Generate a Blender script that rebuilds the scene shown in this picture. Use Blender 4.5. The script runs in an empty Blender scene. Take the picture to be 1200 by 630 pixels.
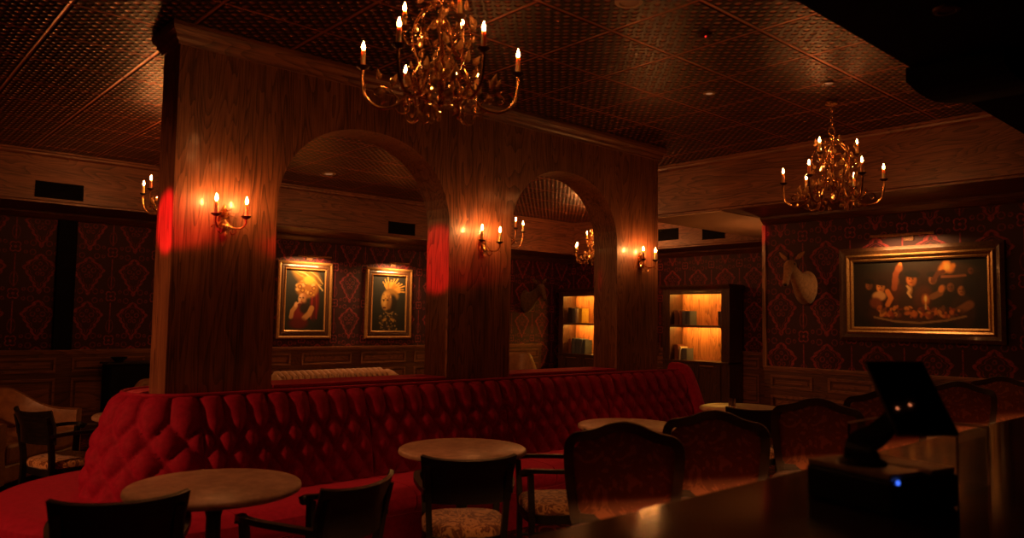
import bpy, bmesh, math, random
from mathutils import Vector, Matrix, Euler
PI = math.pi
S = bpy.context.scene
COL = S.collection
rnd = random.Random(7)

# ------------------------------------------------------------------ materials
class G:
    """small builder for node expressions"""
    def __init__(s, name):
        s.mat = bpy.data.materials.new(name)
        s.mat.use_nodes = True
        s.nt = s.mat.node_tree
        s.bsdf = s.nt.nodes['Principled BSDF']
        s.obj = None
    def n(s, t): return s.nt.nodes.new(t)
    def link(s, a, b): s.nt.links.new(a, b)
    def put(s, sock, v):
        if isinstance(v, (int, float)): sock.default_value = v
        elif isinstance(v, (tuple, list)):
            sock.default_value = (*v, 1.0) if len(v) == 3 and sock.type == 'RGBA' else v
        else: s.link(v, sock)
    def m(s, op, a, b=None, c=None):
        nd = s.n('ShaderNodeMath'); nd.operation = op
        s.put(nd.inputs[0], a)
        if b is not None: s.put(nd.inputs[1], b)
        if c is not None: s.put(nd.inputs[2], c)
        return nd.outputs[0]
    def coords(s):
        if s.obj is None:
            s.obj = s.n('ShaderNodeTexCoord').outputs['Object']
        return s.obj
    def xyz(s):
        nd = s.n('ShaderNodeSeparateXYZ'); s.link(s.coords(), nd.inputs[0]); return nd.outputs
    def scaled(s, sc, src=None):
        nd = s.n('ShaderNodeMapping'); s.link(src or s.coords(), nd.inputs[0]); nd.inputs['Scale'].default_value = sc
        return nd.outputs[0]
    def noise(s, vec, scale=1.0, detail=3.0, rough=0.5, dist=0.0):
        nd = s.n('ShaderNodeTexNoise'); s.link(vec, nd.inputs['Vector'])
        nd.inputs['Scale'].default_value = scale; nd.inputs['Detail'].default_value = detail
        nd.inputs['Roughness'].default_value = rough; nd.inputs['Distortion'].default_value = dist
        return nd.outputs[0]
    def mix(s, f, a, b):
        nd = s.n('ShaderNodeMix'); nd.data_type = 'RGBA'
        s.put(nd.inputs[0], f); s.put(nd.inputs[6], a); s.put(nd.inputs[7], b)
        return nd.outputs[2]
    def step(s, v, a, b):
        nd = s.n('ShaderNodeMapRange'); nd.interpolation_type = 'SMOOTHSTEP'
        s.put(nd.inputs[0], v); nd.inputs[1].default_value = a; nd.inputs[2].default_value = b
        return nd.outputs[0]
    def bump(s, h, dist=1.0, strength=1.0):
        nd = s.n('ShaderNodeBump'); s.link(h, nd.inputs['Height'])
        nd.inputs['Distance'].default_value = dist; nd.inputs['Strength'].default_value = strength
        s.link(nd.outputs[0], s.bsdf.inputs['Normal'])
    def set(s, **k):
        for a, v in k.items(): s.put(s.bsdf.inputs[a.replace('_', ' ')], v)
        return s

def noisy(name, c1, c2, scale=(8, 8, 8), rough=0.5, metal=0.0, coat=0.0, coat_rough=0.1, sheen=0.0, spec=0.5, bump=0.0, sheen_tint=None):
    g = G(name)
    f = g.step(g.noise(g.scaled(scale), 1.0, 4.0, 0.6), 0.3, 0.7)
    g.set(Base_Color=g.mix(f, c1, c2), Roughness=rough, Metallic=metal, Coat_Weight=coat, Coat_Roughness=coat_rough,
          Sheen_Weight=sheen, Specular_IOR_Level=spec)
    if sheen_tint: g.set(Sheen_Tint=sheen_tint, Sheen_Roughness=0.4)
    if bump: g.bump(f, bump)
    return g.mat

def wood(name, axis, dark, light, coat=0.5, coat_rough=0.12, rough=0.45):
    g = G(name)
    s1 = [2.2, 2.2, 2.2]; s1[axis] = 0.28
    s2 = [120, 120, 120]; s2[axis] = 3.0
    s3 = [9, 9, 9]; s3[axis] = 0.7
    s4 = [1.3, 1.3, 1.3]
    n1 = g.noise(g.scaled(s1), 1.0, 3.0, 0.55, 0.5)
    rings = g.m('FRACT', g.m('MULTIPLY', n1, 34.0))          # growth rings: slow rise, sharp drop
    rings = g.m('POWER', rings, 2.2)
    fine = g.step(g.noise(g.scaled(s2), 1.0, 4.0, 0.75), 0.30, 0.72)
    mid = g.noise(g.scaled(s3), 1.0, 4.0, 0.65)
    v = g.m('SUBTRACT', g.m('ADD', g.m('MULTIPLY', fine, 0.42), g.m('MULTIPLY', mid, 0.75)), g.m('MULTIPLY', rings, 0.34))
    v = g.step(v, 0.05, 0.85)
    v = g.m('MULTIPLY', v, g.m('MULTIPLY_ADD', g.noise(g.scaled(s4), 1.0, 2.0, 0.5), 0.7, 0.65))
    g.set(Base_Color=g.mix(v, dark, light), Roughness=rough, Coat_Weight=coat, Coat_Roughness=coat_rough)
    g.bump(v, 0.0005)
    return g.mat

def damask(name, axis, u0, v0, cu=0.55, cv=0.58):
    g = G(name)
    o = g.xyz(); u = o[axis]; v = o[2]
    fu = g.m('SUBTRACT', g.m('FRACT', g.m('ADD', g.m('DIVIDE', g.m('SUBTRACT', u, u0), cu), 100.5)), 0.5)
    fv = g.m('SUBTRACT', g.m('FRACT', g.m('ADD', g.m('DIVIDE', g.m('SUBTRACT', v, v0), cv), 100.5)), 0.5)
    x = g.m('ABSOLUTE', fu)
    def AND(a, b): return g.m('MULTIPLY', a, b)
    def OR(a, b): return g.m('MAXIMUM', a, b)
    def band(d, w): return g.m('SUBTRACT', 1.0, g.step(g.m('ABSOLUTE', d), w * 0.6, w * 1.4))
    # shield-shaped ogee
    def lin(a, b, c): return g.m('ADD', g.m('ADD', g.m('MULTIPLY', x, a), g.m('MULTIPLY', fv, b)), c)
    side = lin(0.8575, -0.5145, -0.2161)           # bottom tip to shoulder
    top = lin(0.625, 0.78, -0.258)                 # shoulder to crest
    d = g.m('SMOOTH_MAX', side, top, 0.10)
    d = g.m('ADD', d, g.m('MULTIPLY', g.m('ABSOLUTE', g.m('SINE', g.m('MULTIPLY', fv, 24.0))), -0.030))
    ogee = band(d, 0.026)
    thin = band(g.m('ADD', d, 0.060), 0.008)
    def circ(ux, uy, cx_, cy_, rad, w):
        a = g.m('SUBTRACT', ux, cx_); b = g.m('SUBTRACT', uy, cy_)
        return band(g.m('SUBTRACT', g.m('SQRT', g.m('ADD', g.m('MULTIPLY', a, a), g.m('MULTIPLY', b, b))), rad), w)
    # scrolls and bud inside the ogee
    flower = OR(circ(x, fv, 0.100, 0.07, 0.045, 0.014), OR(circ(x, fv, 0.050, -0.06, 0.034, 0.013), circ(x, fv, 0.0, 0.16, 0.030, 0.014)))
    core = circ(x, fv, 0.0, 0.02, 0.0, 0.032)
    # columns between: stem, vase outline and quatrefoil
    cx = g.m('SUBTRACT', 0.5, x)
    vy = g.m('SUBTRACT', 0.5, g.m('ABSOLUTE', fv))
    cr = g.m('SQRT', g.m('ADD', g.m('MULTIPLY', cx, cx), g.m('MULTIPLY', vy, vy)))
    cth = g.m('ARCTAN2', vy, cx)
    cpet = g.m('ADD', 0.075, g.m('MULTIPLY', g.m('ABSOLUTE', g.m('SINE', g.m('MULTIPLY', cth, 2.0))), 0.045))
    ring = band(g.m('SUBTRACT', cr, cpet), 0.015)
    dot = band(cr, 0.030)
    stem = AND(g.m('SUBTRACT', 1.0, g.step(cx, 0.004, 0.022)), g.step(vy, 0.13, 0.17))
    vase = g.m('MULTIPLY', circ(cx, g.m('MULTIPLY', fv, 0.55), 0.0, -0.10, 0.075, 0.012), 0.8)
    scr = circ(x, vy, 0.16, 0.10, 0.055, 0.013)
    scr2 = g.m('MAXIMUM', vase, circ(x, vy, 0.30, 0.10, 0.030, 0.014))
    faint = OR(OR(thin, flower), OR(core, OR(scr, scr2)))
    strong = OR(ogee, OR(stem, OR(ring, dot)))
    wear = g.step(g.noise(g.scaled((38, 38, 38)), 1.0, 3.0, 0.7), 0.30, 0.72)
    strong = g.m('MULTIPLY', strong, g.m('MULTIPLY_ADD', wear, 0.75, 0.30))
    mask = g.m('MINIMUM', OR(strong, g.m('MULTIPLY', faint, g.m('MULTIPLY_ADD', wear, 0.5, 0.12))), 1.0)
    g.set(Base_Color=g.mix(mask, WP_DARK, WP_LIGHT), Roughness=0.6, Sheen_Weight=0.1, Specular_IOR_Level=0.3)
    g.bump(mask, 0.002)
    return g.mat

WP_DARK = (0.028, 0.0016, 0.006)
WP_LIGHT = (0.28, 0.028, 0.034)

def tin():
    g = G('pressed_tin')
    o = g.xyz()
    p = 0.67 / 8
    ox, oy = 4.39, 2.53
    X = g.m('SUBTRACT', o[0], ox); Y = g.m('SUBTRACT', o[1], oy)
    bx = g.m('SINE', g.m('MULTIPLY', X, PI / p)); by = g.m('SINE', g.m('MULTIPLY', Y, PI / p))
    b = g.m('MULTIPLY', g.m('MULTIPLY', bx, bx), g.m('MULTIPLY', by, by))
    b = g.step(b, 0.30, 0.95)
    # smaller studs between the bosses
    cx = g.m('COSINE', g.m('MULTIPLY', X, PI / p)); cy = g.m('COSINE', g.m('MULTIPLY', Y, PI / p))
    c = g.m('MULTIPLY', g.m('MULTIPLY', cx, cx), g.m('MULTIPLY', cy, cy))
    c = g.m('MULTIPLY', g.step(c, 0.5, 0.95), 0.55)
    h = g.m('MAXIMUM', b, c)
    def seam(v):
        d = g.m('ABSOLUTE', g.m('SUBTRACT', g.m('FRACT', g.m('ADD', g.m('DIVIDE', v, 0.67), 100.5)), 0.5))
        return d
    d = g.m('MINIMUM', seam(X), seam(Y))
    flat = g.step(d, 0.022, 0.05)
    h = g.m('MULTIPLY', h, flat)
    rib = g.m('SUBTRACT', 1.0, g.step(d, 0.008, 0.03))
    h = g.m('ADD', h, g.m('MULTIPLY', rib, 1.1))
    grime = g.noise(g.scaled((3, 3, 3)), 1.0, 4.0, 0.6)
    relief_shade = g.mix(g.m('MINIMUM', h, 1.0), (0.014, 0.006, 0.004), g.mix(grime, TIN_A, TIN_B))  # flats darkened, bosses lightened: shading of the relief put into the colour
    g.set(Base_Color=relief_shade, Metallic=0.75, Roughness=0.38)
    g.bump(h, -0.045)
    return g.mat
TIN_A = (0.22, 0.062, 0.030)
TIN_B = (0.50, 0.140, 0.062)

def carpet():
    g = G('carpet')
    v = g.scaled((1.1, 1.1, 1.1))
    n1 = g.noise(v, 2.2, 3.0, 0.55, 1.5)
    swirl = g.m('MULTIPLY_ADD', g.m('SINE', g.m('MULTIPLY', n1, 38.0)), 0.5, 0.5)
    swirl = g.step(swirl, 0.62, 0.9)
    pile = g.noise(g.scaled((220, 220, 220)), 1.0, 2.0, 0.6)
    c = g.mix(swirl, (0.035, 0.006, 0.006), (0.20, 0.030, 0.018))
    c = g.mix(g.m('MULTIPLY', pile, 0.5), c, (0.02, 0.004, 0.004))
    g.set(Base_Color=c, Roughness=0.95, Specular_IOR_Level=0.1)
    g.bump(pile, 0.004)
    return g.mat

def swirl_fabric(name, a, b, scale, freq=26):
    g = G(name)
    n1 = g.noise(g.scaled((scale, scale, scale)), 1.0, 3.0, 0.6, 2.2)
    f = g.m('MULTIPLY_ADD', g.m('SINE', g.m('MULTIPLY', n1, freq)), 0.5, 0.5)
    f = g.step(f, 0.25, 0.85)
    w = g.noise(g.scaled((400, 400, 400)), 1.0, 1.0, 0.5)
    g.set(Base_Color=g.mix(f, a, b), Roughness=0.75, Sheen_Weight=0.2, Specular_IOR_Level=0.3)
    g.bump(w, 0.001)
    return g.mat

def emit(name, col, strength):
    g = G(name)
    g.set(Base_Color=(0.02, 0.01, 0.005), Emission_Color=col, Emission_Strength=strength, Roughness=0.4)
    return g.mat

M = {}
M['wood_v'] = wood('oak_vertical_grain', 2, (0.070, 0.020, 0.010), (0.32, 0.120, 0.052), coat=0.28, coat_rough=0.12)
M['wood_x'] = wood('oak_grain_along_x', 0, (0.070, 0.020, 0.011), (0.27, 0.095, 0.045), coat=0.15, coat_rough=0.25)
M['wood_y'] = wood('oak_grain_along_y', 1, (0.070, 0.020, 0.011), (0.27, 0.095, 0.045), coat=0.15, coat_rough=0.25)
M['dark_wood_x'] = wood('mahogany_along_x', 0, (0.030, 0.009, 0.005), (0.14, 0.042, 0.020), coat=0.4, coat_rough=0.2)
M['dark_wood_y'] = wood('mahogany_along_y', 1, (0.030, 0.009, 0.005), (0.14, 0.042, 0.020), coat=0.4, coat_rough=0.2)
M['shelf_wood'] = wood('bookcase_oak', 2, (0.10, 0.030, 0.012), (0.50, 0.19, 0.070), coat=0.1, coat_rough=0.3)
M['case_wood'] = wood('bookcase_dark', 2, (0.018, 0.006, 0.004), (0.085, 0.028, 0.014), coat=0.35, coat_rough=0.2)
M['wp_back'] = damask('damask_wallpaper_back', 0, 6.43, 2.07)
M['wp_right'] = damask('damask_wallpaper_right', 1, 2.94, 2.28)
M['plaster'] = noisy('dark_plaster', (0.03, 0.010, 0.008), (0.045, 0.016, 0.011), (2, 2, 2), 0.8)
M['black_paint'] = noisy('matt_black_paint', (0.004, 0.004, 0.005), (0.007, 0.006, 0.007), (3, 3, 3), 0.85, spec=0.1)
M['tin'] = tin()
M['carpet'] = carpet()
M['velvet'] = noisy('red_velvet', (0.27, 0.004, 0.030), (0.36, 0.007, 0.042), (30, 30, 30), 0.75, sheen=0.5, spec=0.15, sheen_tint=(1.0, 0.10, 0.20))
M['gold'] = noisy('aged_gilt_metal', (0.50, 0.20, 0.060), (0.85, 0.42, 0.15), (45, 45, 45), 0.24, metal=0.9)
M['iron'] = noisy('dark_bronze', (0.05, 0.022, 0.012), (0.10, 0.045, 0.02), (25, 25, 25), 0.4, metal=0.8)
M['crystal'] = noisy('amber_glass', (0.62, 0.28, 0.09), (0.95, 0.58, 0.25), (40, 40, 40), 0.10, metal=0.55, coat=1.0, coat_rough=0.02)
M['candle'] = noisy('candle_sleeve', (0.75, 0.48, 0.25), (0.85, 0.56, 0.30), (30, 30, 30), 0.5)
M['candle'].node_tree.nodes['Principled BSDF'].inputs['Subsurface Weight'].default_value = 1.0
M['candle'].node_tree.nodes['Principled BSDF'].inputs['Subsurface Radius'].default_value = (1.0, 0.5, 0.25)
M['candle'].node_tree.nodes['Principled BSDF'].inputs['Subsurface Scale'].default_value = 0.04
M['flame'] = emit('candle_bulb_glow', (1.0, 0.33, 0.085), 180.0)
M['flame_back'] = emit('back_room_bulb_glow', (1.0, 0.33, 0.085), 820.0)
M['flame_wall'] = emit('sconce_bulb_glow', (1.0, 0.35, 0.085), 780.0)
M['black_wood'] = noisy('black_lacquered_wood', (0.004, 0.0035, 0.0035), (0.010, 0.007, 0.006), (10, 10, 60), 0.42, coat=0.08, coat_rough=0.25, spec=0.3)
M['stool_wood'] = noisy('dark_walnut', (0.022, 0.010, 0.006), (0.050, 0.022, 0.011), (8, 8, 50), 0.4, coat=0.3, coat_rough=0.2)
M['seat_fabric'] = swirl_fabric('bronze_swirl_fabric', (0.16, 0.050, 0.020), (0.52, 0.26, 0.11), 9.0)
M['stool_fabric'] = swirl_fabric('maroon_damask_fabric', (0.20, 0.060, 0.035), (0.36, 0.12, 0.060), 7.0, 20)
M['stone'] = noisy('mottled_brown_stone', (0.30, 0.175, 0.110), (0.50, 0.310, 0.200), (14, 14, 14), 0.42, coat=0.15, coat_rough=0.12)
M['bar_top'] = noisy('polished_dark_granite', (0.018, 0.008, 0.007), (0.075, 0.028, 0.018), (7, 7, 7), 0.11, spec=0.28)
M['leather'] = noisy('tan_leather', (0.21, 0.085, 0.034), (0.30, 0.128, 0.050), (14, 14, 14), 0.42, bump=0.001)
M['beige_velvet'] = noisy('gold_beige_velvet', (0.36, 0.20, 0.085), (0.48, 0.28, 0.125), (20, 20, 20), 0.6, sheen=0.3)
M['plastic'] = noisy('black_plastic', (0.006, 0.006, 0.007), (0.010, 0.010, 0.011), (30, 30, 30), 0.4)
M['grey_plastic'] = noisy('grey_tan_plastic', (0.42, 0.29, 0.20), (0.50, 0.35, 0.25), (30, 30, 30), 0.25)
M['screen'] = noisy('glossy_dark_screen', (0.003, 0.003, 0.004), (0.005, 0.005, 0.006), (4, 4, 4), 0.03)
M['led_blue'] = emit('blue_led', (0.05, 0.16, 1.0), 1.6)
M['led_red'] = emit('red_led', (1.0, 0.03, 0.02), 1.2)
M['led_warm'] = emit('warm_led_strip', (1.0, 0.45, 0.06), 110.0)
M['bar_led'] = emit('under_bar_led', (1.0, 0.42, 0.12), 130.0)
M['can'] = noisy('pale_fixture_enamel', (0.40, 0.25, 0.16), (0.48, 0.31, 0.20), (20, 20, 20), 0.5)
M['frame_gold'] = noisy('gilded_frame', (0.30, 0.145, 0.050), (0.50, 0.26, 0.10), (60, 60, 60), 0.38, metal=0.6)
M['frame_dark'] = noisy('dark_carved_frame', (0.050, 0.020, 0.010), (0.095, 0.040, 0.018), (40, 40, 40), 0.4, coat=0.2)
M['fur'] = noisy('brown_fur', (0.24, 0.105, 0.046), (0.38, 0.18, 0.080), (35, 35, 35), 0.85, sheen=0.2)
M['fur_dark_shade'] = noisy('dark_shaded_fur', (0.060, 0.028, 0.014), (0.13, 0.060, 0.028), (35, 35, 35), 0.85, sheen=0.2)  # darker copy of the brown fur, standing in for shade on the farther head
M['horn'] = noisy('dark_horn', (0.020, 0.012, 0.008), (0.05, 0.028, 0.016), (30, 30, 90), 0.5)
M['nose'] = noisy('dark_nose', (0.01, 0.006, 0.005), (0.02, 0.011, 0.009), (50, 50, 50), 0.4)
M['vase'] = noisy('brown_glazed_clay', (0.10, 0.04, 0.02), (0.16, 0.07, 0.03), (12, 12, 12), 0.35)
M['dry'] = noisy('dried_plant', (0.12, 0.055, 0.025), (0.26, 0.13, 0.06), (40, 40, 40), 0.8)
g = G('clear_acrylic'); g.set(Base_Color=(1.0, 0.97, 0.95), Roughness=0.03, Transmission_Weight=1.0, IOR=1.2); M['acrylic'] = g.mat
g = G('tumbler_glass'); g.set(Base_Color=(1.0, 0.95, 0.9), Roughness=0.02, Transmission_Weight=1.0, IOR=1.45); M['glass'] = g.mat
BOOKC = {'brown': (0.14, 0.045, 0.02), 'slate': (0.12, 0.125, 0.155), 'dark': (0.03, 0.022, 0.02), 'cream': (0.62, 0.52, 0.38),
         'yellow': (0.72, 0.48, 0.06), 'teal': (0.085, 0.10, 0.13), 'rust': (0.20, 0.06, 0.025)}
for k, c in BOOKC.items():
    M['book_' + k] = noisy('book_cloth_' + k, c, tuple(v * 0.75 for v in c), (60, 60, 60), 0.7)
M['edge'] = noisy('frosted_acrylic_edge', (0.75, 0.55, 0.42), (0.85, 0.64, 0.50), (30, 30, 30), 0.4)
M['lens'] = emit('dim_downlight_lens', (1.0, 0.42, 0.18), 0.35)
M['glint'] = emit('glint_light_lens', (1.0, 0.26, 0.10), 14.0)
M['lit_underside'] = noisy('tan_lit_underside', (0.60, 0.38, 0.24), (0.66, 0.43, 0.28), (3, 3, 3), 0.6)
M['paper'] = noisy('book_pages', (0.55, 0.46, 0.33), (0.62, 0.53, 0.40), (5, 5, 300), 0.8)

# ------------------------------------------------------------------ mesh helpers
class MB:
    def __init__(s): s.v = []; s.f = []
    def add(s, vs, fs):
        b = len(s.v); s.v += [tuple(v) for v in vs]; s.f += [tuple(i + b for i in f) for f in fs]; return s
    def box(s, x0, x1, y0, y1, z0, z1):
        vs = [(x, y, z) for z in (z0, z1) for y in (y0, y1) for x in (x0, x1)]
        return s.add(vs, [(0, 2, 3, 1), (4, 5, 7, 6), (0, 1, 5, 4), (2, 6, 7, 3), (0, 4, 6, 2), (1, 3, 7, 5)])
    def rbox(s, x0, x1, y0, y1, z0, z1, b=0.01):
        """box with chamfered edges"""
        bm = bmesh.new(); bmesh.ops.create_cube(bm, size=1.0)
        for v in bm.verts:
            v.co = Vector((x0 if v.co.x < 0 else x1, y0 if v.co.y < 0 else y1, z0 if v.co.z < 0 else z1))
        bmesh.ops.bevel(bm, geom=bm.edges[:], offset=b, segments=2, affect='EDGES', profile=0.5)
        return s.bm(bm)
    def bm(s, bm, mat=None):
        bm.verts.ensure_lookup_table(); bm.verts.index_update()
        vs = [(mat @ v.co if mat else v.co) for v in bm.verts]; fs = [[v.index for v in f.verts] for f in bm.faces]
        bm.free(); return s.add(vs, fs)
    def lathe(s, prof, c=(0, 0, 0), n=20, axis=None, cap=True):
        vs = []; fs = []
        for r, z in prof:
            for k in range(n):
                a = 2 * PI * k / n; vs.append(Vector((r * math.cos(a), r * math.sin(a), z)))
        for i in range(len(prof) - 1):
            for k in range(n):
                k2 = (k + 1) % n; fs.append((i * n + k, i * n + k2, (i + 1) * n + k2, (i + 1) * n + k))
        if cap:
            if prof[0][0] > 1e-5: fs.append(tuple(range(n))[::-1])
            if prof[-1][0] > 1e-5: fs.append(tuple((len(prof) - 1) * n + k for k in range(n)))
        if axis is not None:
            q = Vector((0, 0, 1)).rotation_difference(Vector(axis).normalized()).to_matrix()
            vs = [q @ v for v in vs]
        c = Vector(c)
        return s.add([v + c for v in vs], fs)
    def tube(s, pts, rad, n=8, sq=None, closed=False, up=None):
        """sweep a circle (or ellipse/rectangle sq=(w,h)) along pts"""
        pts = [Vector(p) for p in pts]; N = len(pts)
        rad = rad if isinstance(rad, (list, tuple)) else [rad] * N
        vs = []; fs = []; ref = Vector(up) if up else None
        prev = None
        for i, p in enumerate(pts):
            if closed: t = pts[(i + 1) % N] - pts[i - 1]
            else: t = pts[min(i + 1, N - 1)] - pts[max(i - 1, 0)]
            t.normalize()
            if ref is not None: a = ref - t * ref.dot(t)
            elif prev is None:
                a = Vector((0, 0, 1)) if abs(t.z) < 0.9 else Vector((1, 0, 0)); a = a - t * a.dot(t)
            else: a = prev - t * prev.dot(t)
            if a.length < 1e-6: a = Vector((1, 0, 0)) - t * t.x
            a.normalize(); prev = a; b = t.cross(a)
            if sq:
                w, h = sq[0] * rad[i], sq[1] * rad[i]
                for u, v in ((-1, -1), (1, -1), (1, 1), (-1, 1)): vs.append(p + b * u * w + a * v * h)
            else:
                for k in range(n):
                    th = 2 * PI * k / n; vs.append(p + (a * math.cos(th) + b * math.sin(th)) * rad[i])
        m = 4 if sq else n
        for i in range(N if closed else N - 1):
            j = (i + 1) % N
            for k in range(m):
                k2 = (k + 1) % m; fs.append((i * m + k, i * m + k2, j * m + k2, j * m + k))
        if not closed:
            fs.append(tuple(range(m))[::-1]); fs.append(tuple((N - 1) * m + k for k in range(m)))
        return s.add(vs, fs)
    def ball(s, c, r, u=10, v=7, sc=(1, 1, 1)):
        vs = []; fs = []; c = Vector(c)
        prof = [(math.sin(PI * i / v), -math.cos(PI * i / v)) for i in range(v + 1)]
        for a, z in prof:
            for k in range(u):
                t = 2 * PI * k / u; vs.append((c.x + r * sc[0] * a * math.cos(t), c.y + r * sc[1] * a * math.sin(t), c.z + r * sc[2] * z))
        for i in range(v):
            for k in range(u):
                k2 = (k + 1) % u; fs.append((i * u + k, i * u + k2, (i + 1) * u + k2, (i + 1) * u + k))
        return s.add(vs, fs)
    def loft(s, rings, cap=True):
        vs = []; fs = []; n = len(rings[0])
        for r in rings: vs += [tuple(p) for p in r]
        for i in range(len(rings) - 1):
            for k in range(n):
                k2 = (k + 1) % n; fs.append((i * n + k, i * n + k2, (i + 1) * n + k2, (i + 1) * n + k))
        if cap: fs.append(tuple(range(n))[::-1]); fs.append(tuple((len(rings) - 1) * n + k for k in range(n)))
        return s.add(vs, fs)
    def prism(s, poly, ext, plane='xz', o=0.0):
        """poly in a plane, extruded from o to ext along the third axis"""
        def P(a, b, c): return {'xz': (a, c, b), 'yz': (c, a, b), 'xy': (a, b, c)}[plane]
        n = len(poly)
        vs = [P(a, b, o) for a, b in poly] + [P(a, b, ext) for a, b in poly]
        fs = [tuple(range(n))[::-1], tuple(range(n, 2 * n))] + [(i, (i + 1) % n, n + (i + 1) % n, n + i) for i in range(n)]
        return s.add(vs, fs)
    def build(s, name, mat, parent=None, smooth=False, sub=0):
        me = bpy.data.meshes.new(name); me.from_pydata(s.v, [], s.f); me.validate()
        bm = bmesh.new(); bm.from_mesh(me)
        bmesh.ops.remove_doubles(bm, verts=bm.verts, dist=1e-6)
        bmesh.ops.recalc_face_normals(bm, faces=bm.faces); bm.to_mesh(me); bm.free()
        me.materials.append(mat)
        o = bpy.data.objects.new(name, me); COL.objects.link(o)
        if parent is not None: o.parent = parent
        if smooth:
            me.polygons.foreach_set('use_smooth', [True] * len(me.polygons))
            try: me.set_sharp_from_angle(angle=math.radians(40))
            except Exception: pass
        if sub:
            md = o.modifiers.new('sub', 'SUBSURF'); md.levels = sub; md.render_levels = sub
        return o

def tag(o, label=None, cat=None, group=None, kind=None):
    if label: o['label'] = label
    if cat: o['category'] = cat
    if group: o['group'] = group
    if kind: o['kind'] = kind
    return o
def thing(name, label, cat, loc=(0, 0, 0), rz=0.0, group=None):
    o = bpy.data.objects.new(name, None); COL.objects.link(o); o.empty_display_size = 0.1
    o.location = loc; o.rotation_euler = (0, 0, rz)
    return tag(o, label, cat, group)
def struct(mb, name, mat, label=None, smooth=False):
    o = mb.build(name, mat, None, smooth); o['kind'] = 'structure'
    return o
def copy_tree(o, parent=None):
    c = o.copy(); COL.objects.link(c)
    if parent is not None: c.parent = parent
    for ch in KIDS.get(o.name, list(o.children)): copy_tree(ch, c)
    return c
KIDS = {}
def dup(o, loc, rz, label, group=None):
    bpy.context.view_layer.update()
    c = copy_tree(o); c.location = loc; c.rotation_euler = (0, 0, rz); c['label'] = label
    if group: c['group'] = group
    return c
def arc(cx, cy, r, a0, a1, n): return [(cx + r * math.cos(a0 + (a1 - a0) * i / n), cy + r * math.sin(a0 + (a1 - a0) * i / n)) for i in range(n + 1)]
def bez(p, n=10):
    """smooth curve through control points (Catmull-Rom)"""
    p = [Vector(q) for q in p]; out = []
    q = [p[0] * 2 - p[1]] + p + [p[-1] * 2 - p[-2]]
    for i in range(1, len(q) - 2):
        for k in range(n):
            t = k / n; a, b, c, d = q[i - 1], q[i], q[i + 1], q[i + 2]
            out.append(0.5 * ((2 * b) + (c - a) * t + (2 * a - 5 * b + 4 * c - d) * t * t + (3 * b - a - 3 * c + d) * t ** 3))
    out.append(p[-1]); return out

# ------------------------------------------------------------------ room shell
CEIL = 3.43; SOF = 2.82; XL = -4.0; XF = 11.55; YB = 11.1; YN = -1.4; XR = 8.4; YE = 4.80
struct(MB().box(XL - .1, XF + .1, YN - .1, YB + .1, -0.1, 0.0), 'floor', M['carpet'])
struct(MB().box(XL - .1, XF + .1, YN - .1, YB + .1, CEIL, CEIL + 0.1), 'ceiling', M['tin'])
struct(MB().box(XL - .1, XF + .1, YB, YB + .12, 0, CEIL), 'wall_back', M['wp_back'])
struct(MB().box(XR, XR + .14, YN, YE, 0, CEIL), 'wall_right', M['wp_right'])
struct(MB().box(XR + .14, XF, YE - .12, YE, 0, CEIL), 'wall_recess', M['wp_back'])
struct(MB().box(XF, XF + .12, YE - .12, YB, 0, CEIL), 'wall_far', M['wp_right'])
struct(MB().box(XL - .12, XL, YN, YB, 0, CEIL), 'wall_left', M['plaster'])
struct(MB().box(XL, XR, YN - .12, YN, 0, CEIL), 'wall_front', M['plaster'])

# soffits (boxed beams) of oak with a small moulding along the ceiling
def soffit(n, x0, x1, y0, y1, mat, face):
    struct(MB().box(x0, x1, y0, y1, SOF, CEIL - 0.002), 'trim_%d' % n, mat)
    mb = MB()
    prof = [(0, 0), (0.05, 0), (0.05, -0.02), (0.035, -0.03), (0.03, -0.05), (0.012, -0.065), (0, -0.07)]
    top = CEIL - 0.002
    if face == 'y': mb.prism([(y0 - a, top + b) for a, b in prof], x1, 'yz', x0)
    else: mb.prism([(x0 - a, top + b) for a, b in prof], y1, 'xz', y0)
    struct(mb, 'trim_%d' % (n + 1), mat)
    mb = MB(); prof = [(0, 0), (0.02, 0), (0.02, 0.02), (0.010, 0.03), (0, 0.035)]
    if face == 'y': mb.prism([(y0 - a, SOF + b) for a, b in prof], x1, 'yz', x0)
    else: mb.prism([(x0 - a, SOF + b) for a, b in prof], y1, 'xz', y0)
    struct(mb, 'trim_%d' % (n + 2), mat)
soffit(1, XL, XF - 0.76, 10.2, YB, M['wood_x'], 'y')
soffit(4, 7.5, XR + 3.1, YN, 5.96, M['wood_y'], 'x')
soffit(7, 10.8, XF, 5.96, YB, M['wood_y'], 'x')
struct(MB().box(7.52, XR + 3.0, 4.82, 5.94, SOF - .008, SOF - .0005), 'trim_29', M['lit_underside'])  # added pale panel; brightness of a lit underside put into its colour
# crown between wallpaper and soffit underside
struct(MB().prism([(YB, SOF), (YB - .10, SOF), (YB - .09, SOF - .03), (YB - .03, SOF - .08), (YB, SOF - .09)], XF, 'yz', XL), 'trim_10', M['dark_wood_x'])
struct(MB().prism([(XR, SOF), (XR - .10, SOF), (XR - .09, SOF - .03), (XR - .03, SOF - .08), (XR, SOF - .09)], YE, 'xz', YN), 'trim_11', M['dark_wood_y'])
struct(MB().prism([(XF, SOF), (XF - .10, SOF), (XF - .09, SOF - .03), (XF - .03, SOF - .08), (XF, SOF - .09)], YB, 'xz', YE), 'trim_12', M['dark_wood_y'])
# end casing on the right wall (catches the red light)
struct(MB().rbox(XR - .025, XR + .16, YE - .03, YE + .02, 1.05, SOF - .09, 0.006), 'trim_13', M['wood_v'])

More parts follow.
